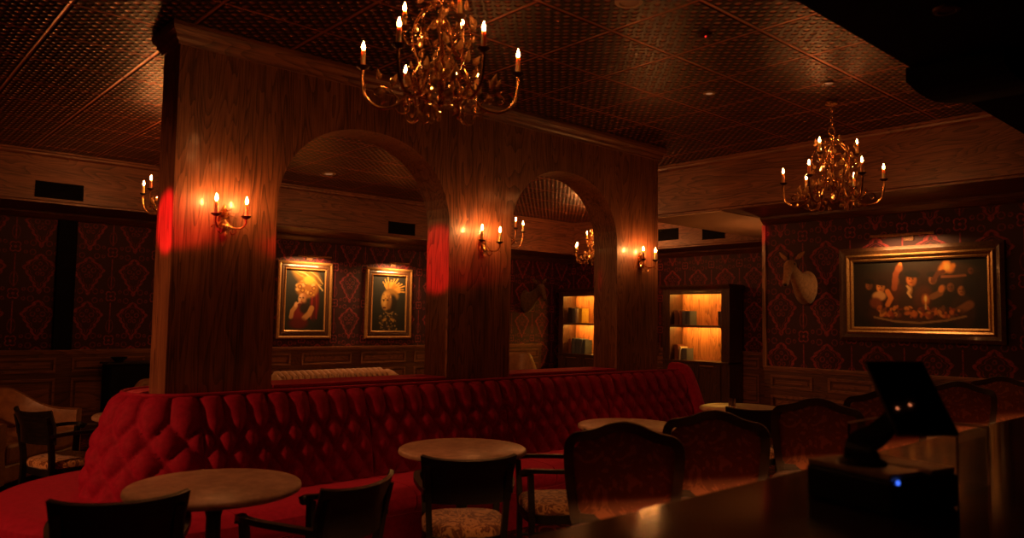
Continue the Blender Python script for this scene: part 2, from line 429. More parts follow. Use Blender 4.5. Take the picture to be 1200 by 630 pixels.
# wainscot: backing, chair rail, stiles, raised panel mouldings
def wain_back(n, a0, a1, fixed, axis, sgn, rail, mat, pitch=1.05):
    highlight_mat = M['wood_x'] if axis == 'x' else M['wood_y']  # lighter wood puts the highlights of rails and mouldings into the colour
    def B(mb, u0, u1, d0, d1, z0, z1):
        lo, hi = sorted((fixed + sgn * d0, fixed + sgn * d1))
        if axis == 'x': mb.box(u0, u1, lo, hi, z0, z1)
        else: mb.box(lo, hi, u0, u1, z0, z1)
    mb = MB(); B(mb, a0, a1, 0, 0.018, 0.14, rail - 0.03); struct(mb, 'trim_%d' % n, mat)
    mb = MB(); B(mb, a0, a1, 0, 0.050, rail - 0.028, rail); B(mb, a0, a1, 0, 0.034, rail - 0.055, rail - 0.028); struct(mb, 'trim_%d' % (n + 1), highlight_mat)
    mb = MB(); k = int((a1 - a0) / pitch)
    p = (a1 - a0) / k
    for i in range(k):
        u0 = a0 + i * p + 0.09; u1 = a0 + (i + 1) * p - 0.09
        for z0, z1 in ((0.80, rail - 0.10), (0.24, 0.72)):
            w = 0.028
            B(mb, u0, u1, 0.018, 0.036, z0, z0 + w); B(mb, u0, u1, 0.018, 0.036, z1 - w, z1)
            B(mb, u0, u0 + w, 0.018, 0.036, z0 + w, z1 - w); B(mb, u1 - w, u1, 0.018, 0.036, z0 + w, z1 - w)
            B(mb, u0 + w + .03, u1 - w - .03, 0.018, 0.026, z0 + w + .03, z1 - w - .03)
    struct(mb, 'trim_%d' % (n + 2), highlight_mat)
wain_back(14, XL, 10.8, YB, 'x', -1, 1.085, M['dark_wood_x'])
wain_back(17, YN, YE, XR, 'y', -1, 1.055, M['dark_wood_y'], 0.62)
wain_back(20, YE, YB, XF, 'y', -1, 1.085, M['dark_wood_y'], 0.9)
struct(MB().prism([(YB, 0), (YB - .03, 0), (YB - .03, .11), (YB - .018, .14), (YB, .14)], 10.8, 'yz', XL), 'baseboard_back', M['dark_wood_x'])
struct(MB().prism([(XR, 0), (XR - .03, 0), (XR - .03, .11), (XR - .018, .14), (XR, .14)], YE, 'xz', YN), 'baseboard_right', M['dark_wood_y'])
# dark upright strip on the wallpaper at the left
struct(MB().rbox(2.20, 2.42, YB - .06, YB, 1.085, SOF - .09, 0.01), 'trim_23', M['black_paint'])

# partition with two arches
PX0, PX1, PY0, PY1, PTOP = 1.64, 6.66, 5.06, 5.37, 3.40
def arch_pts(x0, x1, spring, apex, sill, n=28):
    c = (x0 + x1) / 2; a = (x1 - x0) / 2; b = apex - spring
    pts = [(x0, sill), (x0, spring)]
    for i in range(1, n):
        t = PI - PI * i / n
        ct, st = math.cos(t), math.sin(t)
        pts.append((c + a * math.copysign(abs(ct) ** 0.92, ct), spring + b * abs(st) ** 0.92))
    return pts + [(x1, spring), (x1, sill)]
ARCH = [arch_pts(2.34, 3.85, 2.30, 2.98, 1.06), arch_pts(4.54, 5.99, 2.30, 2.97, 1.06)]
bm = bmesh.new(); es = []
for loop in [[(PX0, 0), (PX1, 0), (PX1, PTOP), (PX0, PTOP)]] + ARCH:
    vs = [bm.verts.new((x, PY0, z)) for x, z in loop]
    es += [bm.edges.new((vs[i], vs[(i + 1) % len(vs)])) for i in range(len(vs))]
bmesh.ops.triangle_fill(bm, use_beauty=True, use_dissolve=False, edges=es)
r = bmesh.ops.extrude_face_region(bm, geom=bm.faces[:])
bmesh.ops.translate(bm, verts=[v for v in r['geom'] if isinstance(v, bmesh.types.BMVert)], vec=(0, PY1 - PY0, 0))
bmesh.ops.recalc_face_normals(bm, faces=bm.faces)
part = struct(MB().bm(bm), 'wall_partition', M['wood_v'])
# crown moulding round the partition's head
prof = [(0.0, 3.295), (0.015, 3.295), (0.018, 3.315), (0.035, 3.33), (0.04, 3.355), (0.06, 3.375), (0.066, 3.40), (0.066, 3.428), (0.0, 3.428)]
def frame_sweep(prof, x0, x1, y0, y1):
    rings = []
    for sx, sy in ((-1, -1), (1, -1), (1, 1), (-1, 1)):
        rings.append([((x0 if sx < 0 else x1) + sx * d, (y0 if sy < 0 else y1) + sy * d, z) for d, z in prof])
    mb = MB(); n = len(prof); vs = [p for r_ in rings for p in r_]; fs = []
    for i in range(4):
        j = (i + 1) % 4
        for k in range(n): k2 = (k + 1) % n; fs.append((i * n + k, j * n + k, j * n + k2, i * n + k2))
    return mb.add(vs, fs)
struct(frame_sweep(prof, PX0, PX1, PY0, PY1), 'trim_24', M['wood_x'])
# wooden sills in the arches
struct(MB().rbox(2.35, 3.84, PY0 - .01, PY1 + .03, 1.055, 1.078, 0.005), 'trim_25', M['velvet'])
struct(MB().rbox(4.55, 5.98, PY0 - .01, PY1 + .03, 1.055, 1.078, 0.005), 'trim_26', M['velvet'])

# black dropped ceiling over the bar
struct(MB().box(XL, 7.48, YN, 1.45, SOF, CEIL - .002), 'trim_27', M['black_paint'])
c = [(3.92, SOF), (3.92, SOF - .07)] + [(3.92 + .88 * t, SOF - .07 - .06 * math.sin(PI * t * 0.9) * (1 - t) + .07 * t ** 2) for t in (0.15, .3, .45, .6, .75, .9)] + [(4.80, SOF)]
struct(MB().prism(c, 1.47, 'xz', 1.05), 'trim_28', M['black_paint'])

# ------------------------------------------------------------------ banquette
BC = Vector((1.78, 5.215))
def path(s):
    """centre-line point and outward direction; s<0 on the front run (length to +x), 0..pi*R0 round the end, beyond on the rear run"""
    R0 = 0.42
    if s <= 0: return Vector((BC.x - s, BC.y)), Vector((0, -1))
    L = PI * R0
    if s <= L:
        a = -PI / 2 - s / R0
        return BC.copy(), Vector((math.cos(a), math.sin(a)))
    return Vector((BC.x + (s - L), BC.y)), Vector((0, 1))
LEND = PI * 0.42
def tufted(s0, s1, tufts, nm, parent, z0=0.43, z1=1.045, amp=0.050, rows=5.25):
    cols = tufts * 12; H = 54; mb = MB(); vs = []; fs = []
    total = H + 8
    for i in range(cols + 1):
        u = i / cols; s = s0 + (s1 - s0) * u; c, n = path(s)
        edge = min(1.0, min(u, 1 - u) * cols / 3.0) ** 0.5
        for j in range(total):
            if j <= H:
                t = j / H
                z = z0 + (z1 - z0) * t
                off = 0.535 - 0.17 * t + 0.03 * math.sin(PI * t)
                a = u * tufts; b = t * rows; B = int(rows) - 1
                bb = min(b, B)
                p = abs(math.sin(PI * (a + bb / 2))); q = abs(math.sin(PI * (a - bb / 2)))
                h = (p * q) ** 0.55
                if b > B:
                    k = min(1.0, (b - B) / 0.12)
                    h = h * (1 - k) + 0.9 * abs(math.sin(PI * a)) ** 0.55 * k
                d = amp * (h - 0.35) * edge
                d *= min(1.0, t / 0.03)
                # roll over at the top
                if t > 0.9: off -= 0.035 * ((t - 0.9) / 0.1) ** 2
                off += d - 0.012 * (1 - edge)
            else:
                k = (j - H) / 7.0
                inn = 0.165 if not 0 < s < LEND else 0.225; off = 0.33 * (1 - k) + inn * k; z = z1 + 0.012 * math.sin(PI * min(1, k * 1.4))
            vs.append((c.x + n.x * off, c.y + n.y * off, z))
    for i in range(cols):
        for j in range(total - 1):
            a = i * total + j; fs.append((a, a + total, a + total + 1, a + 1))
    mb.add(vs, fs); o = mb.build(nm, M['velvet'], parent)
    o.data.polygons.foreach_set('use_smooth', [True] * len(o.data.polygons))
    md = o.modifiers.new('solid', 'SOLIDIFY'); md.thickness = 0.03; md.offset = -1
    return o
banq = thing('banquette', 'long red velvet button-tufted banquette wrapped around the end of the arched partition', 'banquette', (0, 0, 0))
FRONT = [0.0, -1.17, -2.46, -3.72, -5.05]
for a, b in zip(FRONT, FRONT[1:]): tufted(b, a, 8, 'backrest', banq)
tufted(0.0, LEND, 7, 'backrest', banq)
tufted(LEND, LEND + 1.6, 10, 'backrest', banq)
def sweep_path(prof, s0, s1, nm, mat, parent, per=0.06):
    n = max(2, int(abs(s1 - s0) / per)); rings = []
    for i in range(n + 1):
        c, nn = path(s0 + (s1 - s0) * i / n); rings.append([(c.x + nn.x * o, c.y + nn.y * o, z) for o, z in prof])
    return MB().loft(rings).build(nm, mat, parent, True)
seatp = [(0.40, 0.28), (0.98, 0.28), (1.03, 0.30), (1.055, 0.345), (1.05, 0.40), (1.01, 0.435), (0.93, 0.448), (0.75, 0.452), (0.40, 0.44)]
for a, b in zip(FRONT, FRONT[1:]): sweep_path(seatp, b + .004, a - .004, 'seat', M['velvet'], banq)
sweep_path(seatp, 0.0, LEND, 'seat', M['velvet'], banq, 0.03)
sweep_path(seatp, LEND + .004, LEND + 1.6, 'seat', M['velvet'], banq)
basep = [(0.165, 0.0), (0.94, 0.0), (0.94, 0.08), (0.99, 0.085), (0.99, 0.278), (0.165, 0.278)]
sweep_path(basep, FRONT[-1], 0.0, 'base', M['velvet'], banq)
sweep_path([(max(o_, 0.23), z_) for o_, z_ in basep], 0.0, LEND, 'base', M['velvet'], banq, 0.03)
sweep_path(basep, LEND, LEND + 1.6, 'base', M['velvet'], banq)
pip = []
for i in range(120):
    s = FRONT[-1] + (LEND + 1.6 - FRONT[-1]) * i / 119
    c, n = path(s); pip.append((c.x + n.x * 0.335, c.y + n.y * 0.335, 1.052))
MB().tube(pip, 0.014, 8).build('piping', M['velvet'], banq, True)
# padded roll closing the far end
c, n = path(FRONT[-1])
rp = [(c.x + .02, c.y + n.y * o, z) for o, z in ((0.60, 0.30), (0.585, 0.46), (0.53, 0.68), (0.45, 0.88), (0.39, 1.0), (0.33, 1.045), (0.20, 1.05))]
MB().tube(bez(rp, 6), [0.075] * 37, 12).build('end_roll', M['velvet'], banq, True)
MB().prism([(c.y - .16, 0.0), (c.y - .60, 0.0), (c.y - .575, 0.46), (c.y - .43, 0.9), (c.y - .34, 1.03), (c.y - .16, 1.04)], c.x + .03, 'yz', c.x - .01).build('end_panel', M['velvet'], banq)

# ------------------------------------------------------------------ candle fittings
def candle_set(parent, x, y, z, h=0.10, bulb='flame'):
    """cup, sleeve and bulb above (x, y, z) as children of an arm"""
    MB().lathe([(0.004, -0.012), (0.014, -0.008), (0.030, 0.004), (0.034, 0.010), (0.022, 0.008), (0.010, 0.012)], (x, y, z), 12).build('drip_cup', M['iron'], parent, True)
    MB().lathe([(0.0125, 0), (0.0120, h - .012), (0.007, h)], (x, y, z + .008), 10).build('candle_sleeve', M['candle'], parent, True)
    b = z + .008 + h
    MB().lathe([(0.004, 0), (0.0080, 0.006), (0.0095, 0.014), (0.0075, 0.024), (0.0038, 0.035), (0.0010, 0.046)], (x, y, b), 8).build('flame_bulb', M[bulb], parent, True)

def leaf(mb, p, d, L=0.05, W=0.016):
    p = Vector(p); d = Vector(d).normalized(); s = d.cross(Vector((0, 0, 1)))
    if s.length < .01: s = Vector((1, 0, 0))
    s.normalize(); u = s.cross(d)
    rings = []
    for t, w in ((0, .15), (.25, .8), (.5, 1), (.75, .65), (1, .05)):
        c = p + d * L * t + u * (L * 0.25 * math.sin(PI * t))
        rings.append([c + s * W * w, c + u * .002, c - s * W * w, c - u * .002])
    mb.loft(rings)

def make_chandelier(label):
    r = random.Random(3)
    t = thing('chandelier', label, 'chandelier', (0, 0, 0), 0, 'gilt candle chandeliers')
    MB().lathe([(0.002, 0.03), (0.018, 0.045), (0.024, 0.07), (0.010, 0.10), (0.030, 0.16), (0.050, 0.20), (0.046, 0.23), (0.016, 0.27), (0.012, 0.36), (0.022, 0.42),
                (0.034, 0.45), (0.028, 0.48), (0.010, 0.52), (0.012, 0.57), (0.020, 0.59), (0.004, 0.61)], (0, 0, 0), 16).build('stem', M['gold'], t, True)
    MB().tube([(0.034 * math.cos(2 * PI * k / 18), 0, 0.642 + .034 * math.sin(2 * PI * k / 18)) for k in range(18)], 0.006, 8, closed=True, up=(0, 1, 0)).build('top_ring', M['gold'], t, True)
    ch = MB(); z = 0.676; k = 0
    while z < 0.855:
        pts = [(0.010 * math.cos(2 * PI * i / 10), 0, z + .014 + .016 * math.sin(2 * PI * i / 10)) for i in range(10)]
        if k % 2: pts = [(y, x, q) for x, y, q in pts]
        ch.tube(pts, 0.0025, 6, closed=True); z += 0.026; k += 1
    ch.build('chain', M['gold'], t, True)
    MB().lathe([(0.012, 0.865), (0.05, 0.872), (0.055, 0.889)], (0, 0, 0), 20).build('ceiling_canopy', M['gold'], t, True)
    for k in range(6):
        a = 2 * PI * k / 6 + 0.30; ca, sa = math.cos(a), math.sin(a)
        def W(rr, zz, tt=0.0): return (rr * ca - tt * sa, rr * sa + tt * ca, zz)
        pts = bez([W(.03, .20), W(.08, .225), W(.14, .15), W(.20, .045), W(.29, .015), W(.365, .06), W(.39, .16), W(.388, .205)], 6)
        arm = MB().tube(pts, [0.0085] * len(pts), 8).build('arm', M['gold'], t, True)
        candle_set(arm, 0.388 * ca, 0.388 * sa, 0.212, 0.085)
        sc = MB()
        sc.tube(bez([W(.20, .05), W(.25, .10, .02), W(.30, .115, .03), W(.325, .085, .03), W(.30, .065, .03), W(.285, .085, .03)], 5), 0.0045, 6)
        sc.tube(bez([W(.24, .03), W(.20, -.005, -.02), W(.16, .01, -.025), W(.165, .04, -.025), W(.185, .035, -.025)], 5), 0.0045, 6)
        sc.build('scroll', M['gold'], arm, True)
        lf = MB()
        for q in range(7):
            rr = r.uniform(.10, .38); base = W(rr, .04 + r.uniform(-.02, .10), r.uniform(-.03, .03))
            leaf(lf, base, (r.uniform(-1, 1), r.uniform(-1, 1), r.uniform(-.6, 1)), r.uniform(.03, .05), .011)
        lf.build('leaves', M['gold'], arm, True)
    for k in range(3):
        a = 2 * PI * k / 3 - 0.81; ca, sa = math.cos(a), math.sin(a)
        def W(rr, zz, tt=0.0): return (rr * ca - tt * sa, rr * sa + tt * ca, zz)
        pts = bez([W(.02, .44), W(.06, .45), W(.10, .38), W(.15, .35), W(.185, .38), W(.19, .42)], 6)
        arm = MB().tube(pts, 0.007, 8).build('upper_arm', M['gold'], t, True)
        candle_set(arm, 0.19 * ca, 0.19 * sa, 0.428, 0.085)
        lf = MB()
        for q in range(6): leaf(lf, W(r.uniform(.04, .18), .36 + r.uniform(-.04, .08), r.uniform(-.03, .03)), (r.uniform(-1, 1), r.uniform(-1, 1), r.uniform(-.6, 1)), r.uniform(.03, .05))
        lf.build('leaves', M['gold'], arm, True)
    for k in range(10):
        a = 2 * PI * k / 10 + .1
        pts = []
        for i, (rr, zz) in enumerate(((.03, .56), (.10, .53), (.155, .44), (.15, .33), (.12, .25), (.15, .16), (.13, .08), (.06, .055))):
            b = a + 0.16 * i * (1 if k % 2 else -1); pts.append((rr * math.cos(b), rr * math.sin(b), zz))
        vn = MB().tube(bez(pts, 5), 0.0035, 6)
        for p in bez(pts, 3)[1::2]: leaf(vn, p, (r.uniform(-1, 1), r.uniform(-1, 1), r.uniform(-.7, 1)), r.uniform(.018, .034), .007)
        vn.build('vine', M['gold'], t, True)
    base = None
    for k in range(100):
        a = r.uniform(0, 2 * PI); zz = r.choice((r.uniform(-.01, .2), r.uniform(.1, .58)))
        rr = r.uniform(.05, .33 if zz < .15 else .20)
        if base is None:
            mb = MB()
            mb.lathe([(0.001, 0.034), (0.004, 0.026), (0.011, 0.010), (0.0125, 0.0), (0.008, -0.009), (0.001, -0.014)], (0, 0, 0), 8)
            base = mb.build('crystal_drop', M['crystal'], t); o = base
        else:
            o = base.copy(); COL.objects.link(o); o.parent = t
        o.location = (rr * math.cos(a), rr * math.sin(a), zz); sc = r.uniform(.9, 1.5); o.scale = (sc, sc, sc); o.rotation_euler = (r.uniform(-.5, .5), r.uniform(-.5, .5), r.uniform(0, 3))
    return t
CH = [((2.255, 3.06, 2.575), 1.155, 'large gilt crystal chandelier hanging nearest, in front of the arched partition'),
      ((6.225, 2.93, 2.525), -0.32, 'gilt crystal chandelier hanging before the oak beam near the wide tavern painting'),
      ((2.66, 7.92, 2.535), 0.1, 'gilt chandelier half hidden behind the left edge of the arched partition'),
      ((6.12, 7.16, 2.43), 0.30, 'gilt chandelier seen at the left edge of the farther arch'),
      ((9.74, 8.68, 2.515), 0.5, 'farthest gilt chandelier, seen at the right edge of the farther arch near the bookcase')]
c0 = make_chandelier(CH[0][2])
for i, (loc, rz, lab) in enumerate(CH):
    o = c0 if i == 0 else dup(c0, loc, rz, lab, 'gilt candle chandeliers')
    o.location = loc; o.rotation_euler = (0, 0, rz)
    if i >= 2:
        for ch in o.children_recursive:
            if ch.name.startswith('flame_bulb'): ch.material_slots[0].link = 'OBJECT'; ch.material_slots[0].material = M['flame_back']

def make_sconce(label):
    t = thing('wall_sconce', label, 'sconce', (0, 0, 0), 0, 'candle sconces on the partition')
    mb = MB()
    pr = [(0.0, .085), (.022, .05), (.035, .015), (.042, -.02), (.034, -.055), (.018, -.08), (0.0, -.10)]
    pts = [(a, z) for a, z in pr] + [(-a, z) for a, z in reversed(pr[1:-1])]
    mb.prism(pts, -0.012, 'xz', 0.0)
    mb.prism([(a * .7, z * .75) for a, z in pts], -0.024, 'xz', -0.011)
    mb.build('backplate', M['gold'], t)
    lf = MB()
    for k in range(7):
        a = -PI / 2 + (k - 3) * .45; leaf(lf, (0, -.02, -.01), (math.cos(a + PI / 2) * .0 + math.sin((k - 3) * .5), -.4, math.cos((k - 3) * .5)), .075, .014)
    for k in range(5): leaf(lf, (0, -.02, -.03), (math.sin((k - 2) * .5), -.5, -math.cos((k - 2) * .5)), .07, .014)
    lf.build('leaves', M['gold'], t, True)
    for sx in (-1, 1):
        pts = bez([(0, -.02, -.02), (.03 * sx, -.06, -.065), (.075 * sx, -.10, -.075), (.10 * sx, -.125, -.045), (.10 * sx, -.13, -.012)], 6)
        arm = MB().tube(pts, 0.0065, 8).build('arm', M['gold'], t, True)
        candle_set(arm, .10 * sx, -.13, -.004, 0.085, 'flame_wall')
        sc = MB(); sc.tube(bez([(.05 * sx, -.08, -.07), (.06 * sx, -.07, -.10), (.035 * sx, -.06, -.115), (.025 * sx, -.06, -.095)], 5), 0.004, 6)
        leaf(sc, (.08 * sx, -.10, -.07), (sx, -.4, -.4), .05)
        sc.build('scroll', M['gold'], arm, True)
    MB().lathe([(.001, .02), (.006, .012), (.012, 0), (.009, -.01), (.001, -.016)], (0, -.05, -.115), 8).build('crystal_drop', M['crystal'], t)
    return t
SC = [((1.965, PY0, 2.20), 'gilt two-candle wall sconce on the partition left of the nearer arch'),
      ((4.195, PY0, 2.21), 'gilt two-candle wall sconce on the pier between the two arches'),
      ((6.35, PY0, 2.19), 'gilt two-candle wall sconce on the partition right of the farther arch')]
s0 = make_sconce(SC[0][1])
for i, (loc, lab) in enumerate(SC):
    o = s0 if i == 0 else dup(s0, loc, 0, lab, 'candle sconces on the partition')
    o.location = loc

# ------------------------------------------------------------------ pictures
class Canvas:
    def __init__(s, w, h, bg): s.w, s.h = w, h; s.p = [[list(bg(x / w, y / h)) for x in range(w + 1)] for y in range(h + 1)]; s.asp = w / h
    def ell(s, cx, cy, rx, ry, col, ang=0.0, soft=0.35, op=1.0):
        """ellipse in 0..1 units of the height (x from 0..asp)"""
        ca, sa = math.cos(ang), math.sin(ang); R = max(rx, ry) * 1.3
        for j in range(max(0, int((cy - R) * s.h)), min(s.h, int((cy + R) * s.h) + 1) + 0):
            for i in range(max(0, int((cx - R) * s.h)), min(s.w, int((cx + R) * s.h) + 1)):
                x = i / s.h - cx; y = j / s.h - cy
                u = (x * ca + y * sa) / rx; v = (-x * sa + y * ca) / ry
                d = math.sqrt(u * u + v * v)
                k = (1 + soft / 2 - d) / soft if soft > 0 else (1.0 if d < 1 else 0.0)
                k = max(0.0, min(1.0, k)) * op
                if k > 0:
                    q = s.p[j][i]
                    for n in range(3): q[n] = q[n] * (1 - k) + col[n] * k
    def stroke(s, pts, w, col, soft=0.5, op=1.0):
        for (x0, y0), (x1, y1) in zip(pts, pts[1:]):
            L = math.hypot(x1 - x0, y1 - y0); n = max(2, int(L / (w * 0.5)))
            for k in range(n + 1):
                t = k / n; s.ell(x0 + (x1 - x0) * t, y0 + (y1 - y0) * t, w, w, col, 0, soft, op)
    def build(s, name, W, H, parent, y=0.0):
        vs = []; fs = []
        for j in range(s.h + 1):
            for i in range(s.w + 1): vs.append((-W / 2 + W * i / s.w, y, -H / 2 + H * (s.h - j) / s.h))
        n = s.w + 1
        for j in range(s.h):
            for i in range(s.w): fs.append((j * n + i, (j + 1) * n + i, (j + 1) * n + i + 1, j * n + i + 1))
        me = bpy.data.meshes.new(name); me.from_pydata(vs, [], fs)
        at = me.color_attributes.new('paint', 'FLOAT_COLOR', 'POINT')
        flat = []
        for row in s.p:
            for c in row: flat += [min(1.0, v) ** 1.35 * 0.62 for v in c] + [1.0]
        at.data.foreach_set('color', flat)
        g = G('oil_paint_' + name); a = g.n('ShaderNodeVertexColor'); a.layer_name = 'paint'
        nz = g.noise(g.scaled((60, 60, 60)), 1.0, 3.0, 0.6)
        c = g.mix(g.m('MULTIPLY', nz, 0.25), a.outputs[0], (0.02, 0.012, 0.008))
        g.set(Base_Color=c, Roughness=0.65, Specular_IOR_Level=0.3); g.bump(nz, 0.001)
        me.materials.append(g.mat)
        o = bpy.data.objects.new(name, me); COL.objects.link(o); o.parent = parent
        return o

def picture_frame(parent, W, H, bands):
    """bands: (outer inset, inner inset, depth, material, name); mitred rails round the opening"""
    for o, i, d, mat, nm in bands:
        mb = MB(); a, b = W / 2 - o, H / 2 - o; c, e = W / 2 - i, H / 2 - i
        outer = [(-a, -b), (a, -b), (a, b), (-a, b)]; inner = [(-c, -e), (c, -e), (c, e), (-c, e)]
        mid = [((p[0] + q[0]) / 2, (p[1] + q[1]) / 2) for p, q in zip(outer, inner)]
        vs = []
        for ring, dep in ((outer, 0.0), (outer, -d * .7), (mid, -d), (inner, -d * .75), (inner, 0.0)): vs += [(x, dep, z) for x, z in ring]
        fs = []
        for r_ in range(4):
            for k in range(4): k2 = (k + 1) % 4; fs.append((r_ * 4 + k, r_ * 4 + k2, r_ * 4 + 4 + k2, r_ * 4 + 4 + k))
        mb.add(vs, fs).build(nm, mat, parent)

def picture_light(loc, rz, L, label, power, drop, xoff=0.0):
    t = thing('picture_light', label, 'picture light', loc, rz, 'brass picture lights')
    MB().tube([(-L / 2, -.20, 0.015), (L / 2, -.20, 0.015)], 0.013, 12).build('lamp_tube', M['frame_gold'], t, True)
    mb = MB(); mb.box(-.05, .05, -.012, 0, -.03, .05); mb.build('wall_bracket', M['iron'], t)
    mb = MB()
    mb.tube(bez([(0, -.01, .02), (0, -.08, .045), (0, -.16, .04), (0, -.195, .018)], 5), 0.006, 8)
    mb.build('arm', M['iron'], t, True)
    la = bpy.data.lights.new('picture_lamp', 'AREA'); la.shape = 'RECTANGLE'; la.size = L * 0.9; la.size_y = 0.02
    la.energy = power; la.color = (1.0, 0.50, 0.16); la.spread = math.radians(165)
    lo = bpy.data.objects.new('picture_lamp', la); COL.objects.link(lo); lo.parent = t
    lo.location = (0, -.20, -0.004); lo.rotation_euler = (math.radians(14), 0, 0)
    return t

GB = (0.055, 0.055, 0.045)
# -- portrait with a parasol
cv = Canvas(72, 104, lambda x, y: tuple(v * (1 - .4 * abs(y - .4)) for v in GB)); A = 72 / 104
yel = (0.55, 0.28, 0.05); yl2 = (0.72, 0.42, 0.11); skin = (1.0, 0.60, 0.33); skd = (0.45, 0.20, 0.08); red = (0.33, 0.015, 0.015); dk = (0.05, 0.015, 0.01)
cv.ell(.37, .10, .30, .17, (.30, .17, .035), .55, .3); cv.ell(.30, .06, .22, .11, (.42, .26, .05), .5, .5)
cv.stroke([(.13, .0), (.34, .06), (.52, .18), (.66, .33)], .012, (.72, .52, .25), .5); cv.stroke([(.40, .0), (.56, .10), (.66, .22)], .010, (.55, .38, .16), .5)
for k in range(6): cv.stroke([(.26, .10), (.08 + .11 * k, .0 + .05 * k)], .006, (.62, .42, .10), .5, .7)
cv.ell(.52, .55, .085, .27, (.20, .012, .012), .05, .4); cv.stroke([(.48, .38), (.46, .80)], .012, (.40, .03, .02), .6); cv.stroke([(.55, .38), (.56, .80)], .012, (.36, .02, .02), .6)
cv.ell(.38, .31, .20, .155, (.52, .26, .07), 0, .3)
r = random.Random(11)
for k in range(34):
    a = r.uniform(0, 2 * PI); rr = r.uniform(.2, 1) ** .6
    x, y = .38 + .19 * rr * math.cos(a), .29 + .14 * rr * math.sin(a)
    cv.ell(x, y, r.uniform(.018, .04), r.uniform(.014, .03), r.choice((yel, yl2, (.70, .30, .12), (.85, .56, .25))), r.uniform(0, 3), .5)
for x, y in ((.25, .28), (.36, .22), (.50, .30), (.30, .34), (.45, .38)):
    cv.ell(x, y, .04, .036, (.30, .10, .03), 0, .4); cv.ell(x, y, .024, .02, yl2, 0, .5)
cv.ell(.41, .17, .10, .07, (.78, .55, .12), 0, .5)
cv.ell(.295, .48, .066, .088, skin, .1, .35); cv.ell(.335, .49, .05, .095, skd, .1, .6, .6)
for x in (.262, .315): cv.ell(x, .462, .018, .010, (.06, .015, .01), .1, .5)
cv.ell(.283, .495, .010, .016, (.62, .30, .11), 0, .7); cv.ell(.285, .527, .020, .009, (.40, .03, .02), .1, .5)
cv.ell(.32, .58, .04, .05, skd, 0, .5); cv.ell(.27, .74, .14, .19, red, 0, .3); cv.ell(.36, .64, .11, .09, dk, .4, .5)
cv.stroke([(.47, .63), (.43, .72), (.34, .80)], .045, (.72, .40, .17), .4); cv.stroke([(.11, .78), (.13, .68), (.19, .60)], .034, (.72, .40, .17), .4)
cv.ell(.19, .575, .028, .045, skin, .3, .5); cv.stroke([(.20, .56), (.24, .545)], .010, skin, .5)
cv.ell(.24, .88, .16, .09, (.24, .01, .012), 0, .6)
por1 = thing('framed_portrait', 'framed painting of a woman in a huge golden headdress and red dress', 'painting', (5.635, YB, 1.808), 0, 'framed portraits on the red wall')
cv.build('canvas', .66, .95, por1, -.012)
BANDS = [(0, .045, .045, M['frame_gold'], 'outer_frame'), (.045, .105, .030, M['frame_dark'], 'inner_frame'), (.105, .13, .038, M['frame_gold'], 'gilt_slip')]
picture_frame(por1, .92, 1.20, BANDS)
# -- portrait with a crown
cv = Canvas(72, 104, lambda x, y: tuple(v * (1 - .4 * abs(y - .4)) for v in GB))
for k in range(11):
    a = math.radians(128 - 13.0 * k); L = .17 + .05 * ((k * 7) % 3) / 2
    x0, y0 = .36 + .10 * math.cos(a), .30 - .08 * math.sin(a)
    x1, y1 = .38 + (L + .10) * math.cos(a), .28 - (L + .03) * math.sin(a)
    cv.stroke([(x0, y0), ((x0 + x1) / 2, (y0 + y1) / 2 - .01)], .021, r.choice((yel, yl2)), .5); cv.stroke([((x0 + x1) / 2, (y0 + y1) / 2 - .01), (x1, y1)], .011, yl2, .5)
cv.ell(.40, .34, .15, .10, (.42, .24, .06), .3, .4)
cv.ell(.41, .50, .10, .16, (.030, .018, .012), .1, .4)
cv.ell(.29, .46, .105, .165, (.62, .36, .11), .08, .3); cv.ell(.25, .43, .055, .12, (.80, .52, .18), .08, .6); cv.ell(.355, .50, .05, .14, (.33, .16, .05), .1, .6, .7)
for k in range(20): cv.ell(.22 + r.uniform(0, .16), .33 + r.uniform(0, .14), .014, .011, r.choice((yl2, yel, (.36, .18, .05))), r.uniform(0, 3), .5)
for x in (.235, .315): cv.ell(x, .44, .026, .013, (.08, .03, .012), .1, .5)
cv.ell(.255, .505, .013, .03, (.82, .55, .22), 0, .7); cv.ell(.255, .578, .035, .016, (.16, .02, .015), .08, .5)
cv.ell(.35, .68, .07, .07, (.06, .032, .016), 0, .5); cv.ell(.34, .85, .20, .17, (.060, .040, .025), 0, .35)
for k in range(70):
    x = .34 + r.uniform(-.19, .19); y = .86 + r.uniform(-.19, .14)
    cv.ell(x, y, r.uniform(.008, .02), r.uniform(.008, .018), r.choice(((.40, .27, .12), (.55, .38, .18), (.22, .14, .06))), r.uniform(0, 3), .5, .8)
for k in range(12): cv.ell(.28 + .014 * k, .655 + .03 * math.sin(k * .3), .010, .010, (.45, .30, .14), 0, .5)
cv.ell(.26, .79, .05, .022, yl2, -.5, .6, .8); cv.ell(.42, .79, .05, .022, yl2, .5, .6, .8)
por2 = thing('framed_portrait', 'framed painting of a gold-masked face wearing a spiky crown', 'painting', (7.182, YB, 1.797), 0, 'framed portraits on the red wall')
cv.build('canvas', .66, .95, por2, -.012)
picture_frame(por2, .92, 1.19, BANDS)
